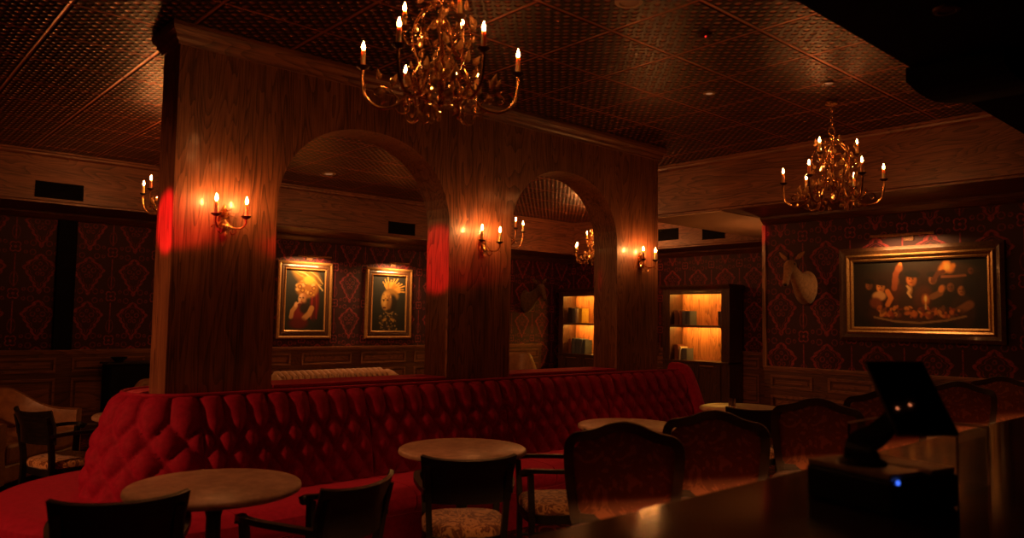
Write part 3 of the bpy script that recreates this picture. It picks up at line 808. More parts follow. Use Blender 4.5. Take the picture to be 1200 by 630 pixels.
# -- wide tavern scene
cv = Canvas(150, 82, lambda x, y: tuple(v * (1.15 - .8 * abs(x - .5) - .5 * abs(y - .35)) for v in (.040, .028, .016)))
for gx, gy, gr in ((.45, .5, .4), (.9, .5, .5), (1.35, .4, .4)): cv.ell(gx, gy, gr, gr * .7, (.085, .028, .010), 0, 1.0); A = 150 / 82
def man(x, y, s, face, coat, hat=None, lean=0.0):
    cv.ell(x + .02 * s, y + .36 * s, .20 * s, .30 * s, coat, lean, .4)
    cv.ell(x, y, .062 * s, .082 * s, face, lean, .35); cv.ell(x + .03 * s, y + .01 * s, .035 * s, .07 * s, tuple(v * .45 for v in face), 0, .7, .7)
    if hat: cv.ell(x + .01 * s, y - .075 * s, .10 * s, .05 * s, hat, .1, .35)
    for d in (-.024, .018): cv.ell(x + d * s, y - .012 * s, .012 * s, .007 * s, (.08, .03, .015), 0, .6)
    cv.ell(x - .004 * s, y + .038 * s, .018 * s, .007 * s, (.30, .06, .03), 0, .6)
fl = (.80, .30, .075); fl2 = (.95, .42, .13); brn = (.085, .035, .015)
cv.ell(1.42, .17, .26, .09, (.12, .05, .02), .1, .6)
man(.23, .37, .8, (.42, .17, .06), (.05, .02, .012), (.03, .015, .01)); man(1.13, .30, .85, (.55, .24, .08), (.075, .04, .02), (.04, .02, .012), .2)
man(1.36, .42, .75, (.40, .16, .06), (.05, .022, .012)); man(1.50, .47, .8, (.60, .26, .09), (.10, .04, .02)); man(1.62, .20, .55, (.32, .11, .04), (.04, .016, .01))
man(.62, .32, .8, (.45, .2, .07), (.16, .045, .02), None, .1); cv.stroke([(.60, .42), (.62, .22), (.68, .10)], .038, (.45, .14, .05), .5); cv.ell(.685, .085, .028, .045, fl2, .1, .5); cv.ell(.67, .13, .05, .05, (.50, .18, .06), 0, .6)
man(.84, .30, 1.1, fl, (.11, .045, .022), (.035, .018, .012)); cv.ell(.82, .45, .035, .07, (.50, .27, .11), .1, .6); cv.stroke([(.78, .39), (.82, .44), (.79, .49), (.83, .55)], .014, (.80, .50, .24), .6)
cv.ell(1.00, .56, .12, .17, (.18, .055, .022), .3, .5)
man(.40, .40, .95, fl2, (.09, .02, .015), (.06, .022, .012)); cv.ell(.38, .53, .10, .07, (.80, .46, .21), 0, .4); cv.stroke([(.50, .46), (.55, .56), (.50, .66)], .034, fl, .4); cv.ell(.33, .63, .09, .08, (.34, .10, .05), .3, .5)
for fx_, fy_, fr_ in ((1.26, .17, .05), (1.30, .13, .06), (1.36, .16, .05), (1.33, .09, .035), (1.40, .12, .03), (1.29, .08, .025)): cv.ell(fx_, fy_, fr_, fr_ * 1.15, (.90, .36, .06), .3, .9)
cv.ell(1.32, .13, .04, .05, (1.0, .62, .18), 0, .9); cv.stroke([(1.13, .33), (1.2, .22), (1.27, .2)], .03, (.24, .08, .03), .5)
cv.stroke([(1.25, .27), (1.55, .26)], .016, (.42, .16, .06), .6)
cv.stroke([(1.12, .55), (1.22, .50), (1.26, .42)], .04, (.38, .17, .07), .5); cv.ell(1.24, .44, .035, .05, fl, .3, .5)
cv.stroke([(1.22, .80), (1.42, .78), (1.60, .66)], .055, (.40, .17, .07), .5)
cv.ell(.92, .80, .66, .12, (.13, .040, .018), 0, .35)
for k in range(90):
    x = .92 + r.uniform(-.55, .55); y = .77 + r.uniform(-.08, .06)
    cv.ell(x, y, r.uniform(.015, .05), r.uniform(.012, .035), r.choice(((.50, .11, .03), (.75, .25, .06), (.30, .07, .025), (.85, .38, .11), (.30, .12, .05))), r.uniform(0, 3), .5, .8)
cv.stroke([(1.03, .72), (1.03, .62)], .012, (.75, .5, .25), .5); cv.ell(1.03, .585, .05, .07, (.80, .28, .05), 0, .8, .8); cv.ell(1.03, .575, .018, .045, (1.0, .72, .28), 0, .6)
cv.stroke([(.30, .84), (.60, .90), (.95, .92), (1.3, .88), (1.55, .82)], .014, (.48, .28, .14), .6, .7)
tav = thing('framed_painting', 'wide framed painting of a candlelit tavern party on the right wallpapered wall', 'painting', (XR, 3.075, 1.885), -PI / 2)
cv.build('canvas', 1.30, .72, tav, -.014)
picture_frame(tav, 1.60, 1.00, [(0, .075, .05, M['frame_dark'], 'outer_frame'), (.075, .115, .060, M['frame_gold'], 'inner_frame'), (.115, .15, .040, M['frame_gold'], 'gilt_slip')])
picture_light((5.69, YB, 2.47), 0, .56, 'brass picture light above the portrait with the golden headdress', 20, .6)
picture_light((7.25, YB, 2.46), 0, .40, 'brass picture light above the portrait with the spiky crown', 17, .6)
picture_light((XR, 3.15, 2.47), -PI / 2, .62, 'brass picture light above the wide tavern painting', 11, .6)

# ------------------------------------------------------------------ mounted heads
def ring(c, d, rx, ry, n=16, up=(0, 0, 1)):
    c = Vector(c); d = Vector(d).normalized(); s = d.cross(Vector(up))
    if s.length < 1e-3: s = Vector((1, 0, 0))
    s.normalize(); u = s.cross(d)
    return [c + s * rx * math.cos(2 * PI * k / n) + u * ry * math.sin(2 * PI * k / n) for k in range(n)]
def make_head(label, loc, rz, turn, scale=1.0, fur='fur'):
    t = thing('mounted_deer_head', label, 'mounted head', loc, rz, 'mounted deer heads')
    t.scale = (scale,) * 3
    mb = MB()
    neck = [((0, 0, -.03), (0, -1, .10), .125, .205), ((0, -.05, -.035), (0, -1, .2), .128, .195), ((0, -.12, -.01), (0, -1, .55), .105, .155), ((0, -.20, .04), (0, -1, .75), .076, .112),
            ((0, -.28, .10), (0, -.9, .9), .058, .086), ((0, -.345, .155), (0, -.8, 1), .050, .070), ((0, -.385, .20), (0, -.8, .7), .042, .055)]
    mb.loft([ring(c, d, a, b) for c, d, a, b in neck])
    H = Vector((0, -.385, .185)); Rt = Matrix.Rotation(turn, 3, 'Z')
    def W(x, y, z): return tuple(H + Rt @ Vector((x, y, z)))
    def D(x, y, z): return tuple(Rt @ Vector((x, y, z)))
    head = [((0, .055, .040), .035, .045), ((0, .02, .040), .062, .068), ((0, -.03, .015), .062, .066), ((0, -.07, -.035), .049, .055), ((0, -.105, -.095), .039, .045), ((0, -.135, -.155), .035, .040), ((0, -.155, -.195), .034, .036), ((0, -.165, -.218), .022, .022)]
    mb.loft([ring(W(*c), D(0, -1, -1.4), a, b) for c, a, b in head])
    for sx in (-1, 1):
        base = Vector((.050 * sx, .03, .085)); d = Vector((.75 * sx, .10, .72)).normalized()
        rings = []
        for q, w in ((0, .4), (.25, .9), (.5, 1.0), (.75, .7), (1, .12)):
            c = base + d * .135 * q; rings.append(ring(W(*c), D(*d), .030 * w, .012 * w + .003, 12, D(0, 1, 0)))
        mb.loft(rings)
    o = mb.build('hide', M[fur], t, True)
    md = o.modifiers.new('rm', 'REMESH'); md.mode = 'VOXEL'; md.voxel_size = 0.009; md.use_smooth_shade = True
    sm = o.modifiers.new('sm', 'SMOOTH'); sm.factor = 0.5; sm.iterations = 3
    for sx in (-1, 1):
        MB().tube(bez([W(.025 * sx, .0, .08), W(.035 * sx, .015, .12), W(.04 * sx, .045, .155)], 5), [.012, .012, .011, .011, .010, .010, .009, .008, .007, .005, .003], 8).build('horn', M['horn'], t, True)
        MB().ball(W(.056 * sx, -.035, .030), .012).build('eye', M['nose'], t, True)
    MB().ball(W(0, -.165, -.200), .026, sc=(1, .8, .8)).build('nose', M['nose'], t, True)
    return t
make_head('brown mounted deer head beside the wide tavern painting', (XR, 4.26, 2.0), -PI / 2, .12, 1.0)
make_head('shaded dark brown mounted deer head in profile, seen through the farther arch', (10.36, YB, 1.96), 0, -.25, 1.12, 'fur_dark_shade')

# ------------------------------------------------------------------ bookcases and books
def make_bookcase(label, y0, y1, oy0, oy1):
    """opening y0..y1, outside oy0..oy1, front at x=11.1"""
    xf = 11.1; xb = 11.50
    t = thing('bookcase', label, 'bookcase', (xf, (oy0 + oy1) / 2, 0), 0, 'lit oak bookcases')
    cy = (oy0 + oy1) / 2
    def B(nm, mat, *b, bev=0.004):
        x0, x1, a, b2, z0, z1 = b
        return MB().rbox(x0 - xf, x1 - xf, a - cy, b2 - cy, z0, z1, bev).build(nm, mat, t)
    B('side_panel', M['case_wood'], xf, xb, oy0, y0, 0, 2.12); B('side_panel', M['case_wood'], xf, xb, y1, oy1, 0, 2.12)
    B('back_panel', M['shelf_wood'], xb - .03, xb - .005, y0, y1, .88, 2.10)
    B('top_panel', M['case_wood'], xf, xb, y0, y1, 2.075, 2.12); B('valance', M['case_wood'], xf, xf + .02, y0, y1, 2.035, 2.0745)
    B('shelf', M['shelf_wood'], xf + .02, xb - .03, y0, y1, 1.490, 1.51); B('shelf_lip', M['case_wood'], xf + .001, xf + .0195, y0, y1, 1.468, 1.51); B('counter', M['case_wood'], xf - .03, xb - .03, oy0, oy1, .875, .905)
    B('cabinet_carcass', M['case_wood'], xf + .02, xb, y0, y1, .10, .872); B('plinth', M['case_wood'], xf + .03, xb, y0, y1, 0, .10)
    mb = MB(); mb.prism([(-.0, 2.12), (-.02, 2.12), (-.03, 2.14), (-.06, 2.17), (-.065, 2.195), (0, 2.195)], oy1 - cy + .03, 'xz', oy0 - cy - .03); mb.box(0, .40, oy0 - cy - .03, oy1 - cy + .03, 2.121, 2.194)
    mb.build('cornice', M['case_wood'], t)
    for z in (2.074, 1.489):
        MB().box(.22, .25, y0 - cy + .02, y1 - cy - .02, z - .006, z).build('led_strip', M['led_warm'], t)
    mid = (y0 + y1) / 2
    for a, b, sgn in ((y0 + .01, mid - .006, 1), (mid + .006, y1 - .01, -1)):
        mb = MB(); w = .07; z0, z1 = .13, .865; x0 = -.005
        mb.box(x0, .018, a - cy, b - cy, z0, z0 + w); mb.box(x0, .018, a - cy, b - cy, z1 - w, z1); mb.box(x0, .018, a - cy, a - cy + w, z0 + w, z1 - w); mb.box(x0, .018, b - cy - w, b - cy, z0 + w, z1 - w)
        mb.rbox(.004, .018, a - cy + w + .012, b - cy - w - .012, z0 + w + .012, z1 - w - .012, .004); mb.box(.012, .019, a - cy + w, b - cy - w, z0 + w, z1 - w)
        d = mb.build('door', M['case_wood'], t)
        hb = MB(); m0 = (a + b) / 2 - cy; hy = .13
        hb.tube([(-.03, m0 - hy, z1 - .035), (-.03, m0 + hy, z1 - .035)], .006, 8); hb.tube([(-.03, m0 - hy + .02, z1 - .035), (-.002, m0 - hy + .02, z1 - .035)], .005, 6); hb.tube([(-.03, m0 + hy - .02, z1 - .035), (-.002, m0 + hy - .02, z1 - .035)], .005, 6)
        hb.build('handle', M['frame_gold'], d, True)
    return t
make_bookcase('lit oak bookcase standing between the partition end and the deer-head wall', 7.135, 8.165, 6.98, 8.32)
make_bookcase('lit oak bookcase in the far corner, seen through the farther arch', 9.74, 10.77, 9.60, 10.90)
def book(x, y, z, w, d, h, colour, label, group):
    t = thing('book', label, 'book', (x, y, z), 0, group)
    mb = MB(); mb.box(0, d, -w / 2, -w / 2 + .004, 0, h); mb.box(0, d, w / 2 - .004, w / 2, 0, h)
    mb.prism([(.004, -w / 2), (-.004, -w / 3), (-.006, 0), (-.004, w / 3), (.004, w / 2)], h, 'xy', 0)
    mb.build('cover', M['book_' + colour], t)
    MB().box(.004, d - .006, -w / 2 + .0045, w / 2 - .0045, .005, h - .006).build('pages', M['paper'], t)
G1 = 'books in the bookcase by the deer head'; G2 = 'books in the far corner bookcase'
A1 = 'of the bookcase beyond the partition'; A2 = 'of the far corner bookcase'
xb_ = 11.18
book(xb_, 8.09, 1.511, .08, .2, .255, 'brown', 'brown book at the left end of the upper shelf ' + A1, G1)
book(xb_, 8.00, 1.511, .05, .2, .245, 'rust', 'thin rust book second on the upper shelf ' + A1, G1)
book(xb_, 7.925, 1.511, .075, .2, .24, 'slate', 'slate grey book third on the upper shelf ' + A1, G1)
book(xb_, 7.84, 1.511, .075, .2, .24, 'teal', 'dark teal book fourth on the upper shelf ' + A1, G1)
book(xb_, 7.225, 1.511, .05, .2, .235, 'dark', 'dark book second from right on the upper shelf ' + A1, G1)
book(xb_, 7.168, 1.511, .05, .2, .235, 'slate', 'grey book at the right end of upper shelf ' + A1, G1)
book(xb_, 8.09, .906, .07, .2, .26, 'rust', 'rust book at the left end of the lower shelf ' + A1, G1)
book(xb_, 8.01, .906, .035, .2, .225, 'cream', 'thin cream book on the lower shelf ' + A1, G1)
book(xb_, 7.92, .906, .10, .2, .20, 'slate', 'thick slate book on the lower shelf ' + A1, G1)
for k, (w, c, h, lab) in enumerate(((.09, 'dark', .30, 'dark book at the left end of upper shelf '), (.07, 'slate', .29, 'grey book second on upper shelf '), (.035, 'cream', .28, 'thin cream book third on upper shelf '), (.085, 'yellow', .29, 'yellow book fourth on upper shelf '))):
    book(xb_, 10.66 - .10 * k + (0.02 if k > 1 else 0), 1.511, w, .2, h, c, lab + A2, G2)
for k, (w, c, h, lab) in enumerate(((.06, 'rust', .29, 'rust book at the left end of lower shelf '), (.085, 'slate', .30, 'slate book second on lower shelf '), (.085, 'teal', .30, 'teal book third on lower shelf '), (.085, 'slate', .29, 'slate book fourth on lower shelf '), (.07, 'teal', .27, 'teal book at the right of lower shelf '))):
    book(xb_, 10.66 - .096 * k, .906, w, .2, h, c, lab + A2, G2)

# ------------------------------------------------------------------ tables
def make_table(label, loc):
    t = thing('round_table', label, 'table', loc, 0, 'round stone-topped tables')
    MB().lathe([(0.0, .715), (.385, .715), (.398, .722), (.40, .732), (.397, .743), (.388, .750), (0.0, .750)], (0, 0, 0), 56).build('tabletop', M['stone'], t, True)
    MB().lathe([(.06, .02), (.05, .05), (.036, .10), (.034, .60), (.05, .66), (.12, .69), (.12, .714)], (0, 0, 0), 20).build('pedestal', M['black_wood'], t, True)
    MB().lathe([(.24, 0), (.245, .012), (.22, .022), (.08, .04), (.06, .05)], (0, 0, 0), 32).build('base', M['black_wood'], t, True)
    return t
TB = [((1.443, 3.69, 0), 'round stone-topped table nearest the rounded left end of the red banquette'),
      ((3.035, 3.805, 0), 'round stone-topped table in front of the middle of the red banquette'),
      ((4.748, 3.88, 0), 'round stone-topped table mostly hidden behind the two nearest bar stools'),
      ((6.611, 4.02, 0), 'round table reflecting the lit bookcase, with a small glass on it'),
      ((2.02, 6.62, 0), 'round table peeking out behind the left end of the red banquette')]
t0 = make_table(TB[0][1], TB[0][0])
for loc, lab in TB[1:]: dup(t0, loc, 0, lab, 'round stone-topped tables')
gl = thing('glass_tumbler', 'small glass tumbler on the far round table', 'glass', (6.50, 4.06, .751))
MB().lathe([(.001, 0), (.028, 0), (.031, .008), (.034, .085), (.032, .085), (.028, .012), (.001, .010)], (0, 0, 0), 20, cap=False).build('glass_body', M['glass'], gl, True)

# ------------------------------------------------------------------ cafe armchairs
def make_chair(label):
    t = thing('cafe_armchair', label, 'chair', (0, 0, 0), 0, 'black cafe armchairs')
    sp = []
    for k in range(40):
        a = 2 * PI * k / 40; ca, sa = math.cos(a), math.sin(a); e = .62
        sp.append((.225 * math.copysign(abs(ca) ** e, ca) * (1 + .06 * sa), .22 * math.copysign(abs(sa) ** e, sa)))
    mb = MB(); vs = []; fs = []; lev = [(.96, .415), (1.0, .425), (1.0, .452), (.95, .468), (.8, .478), (.4, .484), (.02, .486)]
    for s_, z in lev: vs += [(x * s_, y * s_, z) for x, y in sp]
    n = 40
    for i in range(len(lev) - 1):
        for k in range(n): k2 = (k + 1) % n; fs.append((i * n + k, i * n + k2, (i + 1) * n + k2, (i + 1) * n + k))
    fs.append(tuple(range(n))[::-1]); fs.append(tuple((len(lev) - 1) * n + k for k in range(n)))
    mb.add(vs, fs).build('seat', M['seat_fabric'], t, True)
    MB().prism([(x * .99, y * .99) for x, y in sp], .414, 'xy', .365).build('seat_rail', M['black_wood'], t)
    def crest(a): return Vector((.225 * math.sin(a) / math.sin(1.0), -.265 + .10 * (1 - math.cos(a)) / (1 - math.cos(1.0)) * .75))
    # curved crest panel
    rings = []
    for i in range(17):
        a = -1.0 + 2.0 * i / 16; p = crest(a); nn = Vector((math.sin(a * .7), -math.cos(a * .7)))
        fl_ = 1.0; top = .835 + .018 * abs(a) ** 2; bot = .600
        rings.append([(p.x * 1.06, p.y - .045, top), (p.x * 1.06 + nn.x * .02, p.y - .045 + nn.y * .02, top - .006), (p.x + nn.x * .02, p.y + nn.y * .02, (top + bot) / 2), (p.x * .97 + nn.x * .018, p.y + nn.y * .018 + .01, bot),
                      (p.x * .97, p.y + .01, bot), (p.x, p.y, (top + bot) / 2)])
    MB().loft(rings).build('backrest', M['black_wood'], t, True)
    for sx in (-1, 1):
        MB().tube(bez([(.175 * sx, -.25, 0), (.185 * sx, -.21, .25), (.195 * sx, -.195, .44), (.205 * sx, -.215, .62), (.215 * sx, -.25, .80)], 5), 1.0, sq=(.016, .018), up=(0, 1, 0)).build('rear_leg', M['black_wood'], t)
        MB().tube([(.215 * sx, .205, .66), (.20 * sx, .19, .40), (.19 * sx, .195, 0)], [1, 1, .8], sq=(.017, .017), up=(0, 1, 0)).build('front_leg', M['black_wood'], t)
        pts = bez([(.215 * sx, -.235, .66), (.245 * sx, -.10, .672), (.258 * sx, .04, .675), (.25 * sx, .16, .678), (.215 * sx, .225, .672), (.195 * sx, .235, .655)], 6)
        ar = MB().tube(pts, [.9] * (len(pts) - 8) + [1.0 + .08 * k for k in range(8)], sq=(.020, .013), up=(0, 0, 1))
        ar.ball((.197 * sx, .235, .662), .024)
        ar.build('armrest', M['black_wood'], t, True)
        MB().tube([(.19 * sx, -.215, .20), (.195 * sx, .19, .20)], .011, 8).build('stretcher', M['black_wood'], t, True)
    return t
def face(dx, dy): return math.atan2(dy, dx) - PI / 2
CHG = 'black cafe armchairs'
CHS = [((0.98, 3.50, 0), face(.28, .96), 'black cafe armchair nearest the left corner, back turned, before the nearest round table'),
       ((1.70, 3.19, 0), face(-.36, .93), 'black cafe armchair at the right of the nearest round table, turned away'),
       ((2.68, 3.34, 0), face(.55, .83), 'black cafe armchair with bronze swirl seat, back to us before the middle round table'),
       ((3.42, 3.36, 0), face(-.86, .55), 'black cafe armchair right of the middle table, partly behind the nearest bar stool'),
       ((1.44, 6.62, 0), face(.96, .28), 'black cafe armchair with bronze seat beyond the left end of the red banquette'),
       ((6.06, 3.62, 0), face(.72, .69), 'black cafe armchair at the far round table, seen between the bar stools')]
ch0 = make_chair(CHS[0][2])
for i, (loc, rz, lab) in enumerate(CHS):
    if i: dup(ch0, loc, rz, lab, CHG)
ch0.location = CHS[0][0]; ch0.rotation_euler = (0, 0, CHS[0][1])

# ------------------------------------------------------------------ bar stools
def make_stool(label):
    t = thing('bar_stool', label, 'bar stool', (0, 0, 0), 0, 'upholstered bar stools')
    def outline(g=0.0):
        half = [(.190 - g, .74), (.205 - g, .82), (.218 - g, .92), (.224 - g, 1.00), (.220 - g, 1.045 - g), (.200 - g, 1.068 - g), (.165, 1.075 - g), (.11, 1.088 - g), (.055, 1.110 - g), (0, 1.118 - g)]
        return half + [(-x, z) for x, z in reversed(half[:-1])]
    def bow(x, z): return -.20 - .10 * (z - .74) + .9 * x * x * .6     # the back leans away and curves round the sitter
    o = outline(); fr = bez([(x, bow(x, z), z) for x, z in o], 3)
    MB().tube(fr, 1.0, sq=(.020, .017), up=(0, 1, 0)).build('back_frame', M['stool_wood'], t, True)
    MB().tube([(-.18, bow(.18, .75), .75), (0, bow(0, .75) - .005, .75), (.18, bow(.18, .75), .75)], 1.0, sq=(.02, .02), up=(0, 1, 0)).build('lower_rail', M['stool_wood'], t)
    i_ = outline(.018); mb = MB(); n = len(i_); vs = []; fs = []; N = 8
    cx, cz = 0.0, .93
    for k in range(N + 1):
        s_ = 1 - k / N * .98
        for x, z in i_:
            X, Z = cx + (x - cx) * s_, cz + (z - cz) * s_
            vs.append((X, bow(X, Z) + .008 + .030 * (1 - s_ ** 3), Z))
    for k in range(N):
        for q in range(n - 1): fs.append((k * n + q, k * n + q + 1, (k + 1) * n + q + 1, (k + 1) * n + q))
        fs.append((k * n + n - 1, k * n, (k + 1) * n, (k + 1) * n + n - 1))
    b = len(vs)
    for k in range(N + 1):
        s_ = 1 - k / N * .98
        for x, z in i_:
            X, Z = cx + (x - cx) * s_, cz + (z - cz) * s_
            vs.append((X, bow(X, Z) - .006 - .016 * (1 - s_ ** 3), Z))
    for k in range(N):
        for q in range(n): q2 = (q + 1) % n; fs.append((b + k * n + q2, b + k * n + q, b + (k + 1) * n + q, b + (k + 1) * n + q2))
    for q in range(n): q2 = (q + 1) % n; fs.append((q2, q, b + q, b + q2))
    mb.add(vs, fs).build('back_cushion', M['stool_fabric'], t, True)
    cr = MB(); cr.tube(bez([(-.05, bow(.05, 1.12), 1.118), (-.02, bow(0, 1.12), 1.128), (0, bow(0, 1.13), 1.132), (.02, bow(0, 1.12), 1.128), (.05, bow(.05, 1.12), 1.118)], 4), [.004] + [.008] * 15 + [.004], 8)
    cr.build('carved_crest', M['stool_wood'], t, True)
    mb = MB(); vs = []; fs = []; sp = []
    for k in range(36):
        a = 2 * PI * k / 36; ca, sa = math.cos(a), math.sin(a); sp.append((.22 * math.copysign(abs(ca) ** .6, ca) * (1 + .07 * sa), .21 * math.copysign(abs(sa) ** .6, sa)))
    lev = [(.97, .675), (1, .69), (1, .715), (.94, .735), (.75, .745), (.3, .75), (.02, .75)]; n = 36
    for s_, z in lev: vs += [(x * s_, y * s_, z) for x, y in sp]
    for i in range(len(lev) - 1):
        for k in range(n): k2 = (k + 1) % n; fs.append((i * n + k, i * n + k2, (i + 1) * n + k2, (i + 1) * n + k))
    fs.append(tuple(range(n))[::-1]); fs.append(tuple((len(lev) - 1) * n + k for k in range(n)))
    mb.add(vs, fs).build('seat', M['stool_fabric'], t, True)
    MB().prism([(x * .98, y * .98) for x, y in sp], .674, 'xy', .62).build('seat_rail', M['stool_wood'], t)
    for sx in (-1, 1):
        MB().tube(bez([(.20 * sx, -.225, 0), (.185 * sx, -.19, .35), (.18 * sx, -.175, .62), (.19 * sx, bow(.19, .78), .78)], 5), 1.0, sq=(.019, .019), up=(0, 1, 0)).build('leg', M['stool_wood'], t)
        MB().tube(bez([(.19 * sx, .20, 0), (.175 * sx, .175, .3), (.19 * sx, .19, .63)], 5), 1.0, sq=(.019, .019), up=(0, 1, 0)).build('leg', M['stool_wood'], t)
        MB().tube([(.188 * sx, -.20, .26), (.18 * sx, .18, .26)], .011, 8).build('stretcher', M['stool_wood'], t, True)
    MB().tube([(-.18, .18, .22), (.18, .18, .22)], .013, 8).build('foot_rail', M['frame_gold'], t, True)
    return t
STG = 'upholstered bar stools'
STL = [((2.30, 1.93), (-.83, -.56), 'nearest upholstered bar stool, facing the bar beside the middle cafe chairs'),
       ((2.97, 1.96), (-.88, -.47), 'second upholstered bar stool from the left, in front of the far round table'),
       ((3.98, 1.99), (-.93, -.38), 'third upholstered bar stool, just left of the black screen on the bar'),
       ((4.88, 2.00), (-.95, -.32), 'fourth upholstered bar stool, partly hidden by the black screen on the bar'),
       ((6.23, 2.02), (-.97, -.25), 'bar stool right of the black screen, below the wide tavern painting'),
       ((7.25, 2.02), (-.97, -.25), 'farthest bar stool, at the right edge below the wide tavern painting')]
st0 = make_stool(STL[0][2])
for i, ((x, y), d, lab) in enumerate(STL):
    rz = face(*d)
    if i: dup(st0, (x, y, 0), rz, lab, STG)
st0.location = (STL[0][0][0], STL[0][0][1], 0); st0.rotation_euler = (0, 0, face(*STL[0][1]))

# ------------------------------------------------------------------ bar and things on it
bar = thing('bar_counter', 'long polished dark bar counter crossing the lower right corner', 'bar', (0, 0, 0))
MB().rbox(0.2, 7.2, 0.42, 1.27, 1.03, 1.07, .008).build('countertop', M['bar_top'], bar)
MB().box(0.25, 7.15, 0.62, 0.95, 0.0, 1.028).build('bar_body', M['dark_wood_x'], bar)
MB().rbox(0.2, 7.2, 1.235, 1.27, 0.945, 1.0285, .006).build('nosing', M['dark_wood_x'], bar)
MB().box(0.3, 7.1, 0.99, 1.01, 0.978, 0.990).build('led_strip', M['bar_led'], bar)
mb = MB()
for k in range(8):
    x0 = .35 + .85 * k; mb.box(x0, x0 + .7, .95, .965, .18, .22); mb.box(x0, x0 + .7, .95, .965, .86, .90); mb.box(x0, x0 + .04, .95, .965, .22, .86); mb.box(x0 + .66, x0 + .7, .95, .965, .22, .86)
mb.build('panel_moulding', M['dark_wood_x'], bar)

pr = thing('receipt_printer', 'black box printer with a blue light on the bar counter', 'printer', (2.185, 0.905, 1.071), math.radians(-14.5))
MB().rbox(-.135, .135, -.135, .135, 0, .088, .008).build('body', M['plastic'], pr)
MB().rbox(-.135, .0, -.13, .13, .0885, .105, .004).build('lid', M['grey_plastic'], pr)
MB().rbox(.03, .13, -.13, .13, .0885, .104, .004).build('lid', M['grey_plastic'], pr)
MB().rbox(.002, .028, -.12, .12, .0885, .094, .002).build('paper_slot', M['plastic'], pr)
MB().lathe([(0, 0), (.006, 0), (.006, .003), (0, .004)], (-.115, -.1352, .085), 10, (0, -1, 0)).build('power_light', M['led_blue'], pr)
for px_ in (.02, .09): MB().lathe([(0, 0), (.007, 0), (.007, .004), (0, .005)], (px_, -.135, .04), 10, (0, -1, 0)).build('button', M['grey_plastic'], pr)

# screen leaning on a weighted stand that stands on the printer
pos = thing('tablet_screen', 'black tilted tablet screen on a stand above the printer on the bar', 'screen', (0, 0, 0))
bl, br, tl, tr = (Vector(v) for v in ((2.180, 0.853, 1.258), (2.301, 0.742, 1.262), (2.253, 0.970, 1.446), (2.374, 0.859, 1.450)))
nrm = (br - bl).cross(tl - bl).normalized()
rings = []
for q, d in ((1.0, 0.0), (1.0, .012)):
    rings.append([p + nrm * -d for p in (bl, br, tr, tl)])
MB().loft(rings).build('tablet', M['plastic'], pos)
c = (bl + br + tl + tr) / 4
MB().loft([[c + (p - c) * .93 + nrm * .0006 for p in (bl, br, tr, tl)], [c + (p - c) * .92 + nrm * .002 for p in (bl, br, tr, tl)]]).build('display', M['screen'], pos)
m_ = c - nrm * .014
zt = 1.071 + .1055
q0 = Vector((2.130, .93, zt))
MB().tube(bez([q0 + Vector((0, 0, .008)), q0 + Vector((.005, .0, .05)), (q0 + m_) / 2 + Vector((0, .01, .0)), m_], 6), [1.5 - .045 * k for k in range(19)], sq=(.028, .016)).build('stand_arm', M['plastic'], pos)
MB().lathe([(0, 0), (.062, 0), (.064, .006), (.055, .014), (0, .016)], tuple(q0), 28).build('stand_base', M['plastic'], pos, True)

ab = thing('acrylic_tray', 'clear acrylic open box behind the printer on the bar', 'tray', (0, 0, 1.071))
x0, x1, y0, y1, h_ = 2.42, 2.68, .785, 1.10, .172
def wallp(*b): return MB().box(*b).build('side_panel', M['acrylic'], ab)
wallp(x1 - .005, x1, y0, y1, 0, h_); wallp(x0, x1 - .0051, y0, y0 + .005, 0, h_); wallp(x0, x1 - .0051, y1 - .005, y1, 0, h_); wallp(x0, x0 + .005, y0 + .0051, y1 - .0051, 0, h_)
mb = MB(); mb.box(x1 - .007, x1 + .001, y0, y1, h_, h_ + .006); mb.box(x0, x1 - .006, y1 - .006, y1 + .001, h_, h_ + .003); mb.box(x1 - .004, x1 + .001, y0 - .001, y0 + .003, 0, h_)
mb.build('polished_edge', M['edge'], ab)

# ------------------------------------------------------------------ lounge seats at the back
def make_tub(name, label, loc, rz, w, d, back, arm, mat, cat, group=None, zb=0.44):
    t = thing(name, label, cat, loc, rz, group)
    rings = []; n = 44
    for i in range(n + 1):
        u = i / n; a = PI * (1.0 - u)          # runs arm - back - arm
        s = 2 * u - 1
        e = .55
        x = w / 2 * math.copysign(abs(math.cos(a)) ** e, math.cos(a)); y = -d * abs(math.sin(a)) ** e + d / 2
        k = min(1.0, max(0.0, (1 - abs(s)) / .55)); k = k * k * (3 - 2 * k)
        top = arm + (back - arm) * k
        inn = Vector((-x / (w / 2), (d / 2 - y) / d * 1.0)); inn = inn.normalized() if inn.length > .01 else Vector((0, 1))
        T = .10
        ox, oy = x, y; ix, iy = x + inn.x * T, y + inn.y * T
        rings.append([(ox, oy, .10), (ox * 1.02, oy - .01, top - .05), (ox * 1.02 + inn.x * .02, oy + inn.y * .02, top - .01), ((ox + ix) / 2, (oy + iy) / 2, top), (ix - inn.x * .01, iy - inn.y * .01, top - .015), (ix, iy, top - .06), (ix, iy, .10)])
    MB().loft(rings).build('back_shell', mat, t, True)
    MB().rbox(-w / 2 + .09, w / 2 - .09, -d / 2 + .09, d / 2 + .02, .26, zb, .035).build('seat_cushion', mat, t)
    MB().rbox(-w / 2 + .06, w / 2 - .06, -d / 2 + .06, d / 2 - .01, .10, .259, .02).build('seat_base', mat, t)
    for sx in (-1, 1):
        for y in (-d / 2 + .12, d / 2 - .08): MB().lathe([(.012, 0), (.022, .10)], (sx * (w / 2 - .10), y, 0), 10).build('foot', M['black_wood'], t)
    return t
TG = 'tan leather tub armchairs'
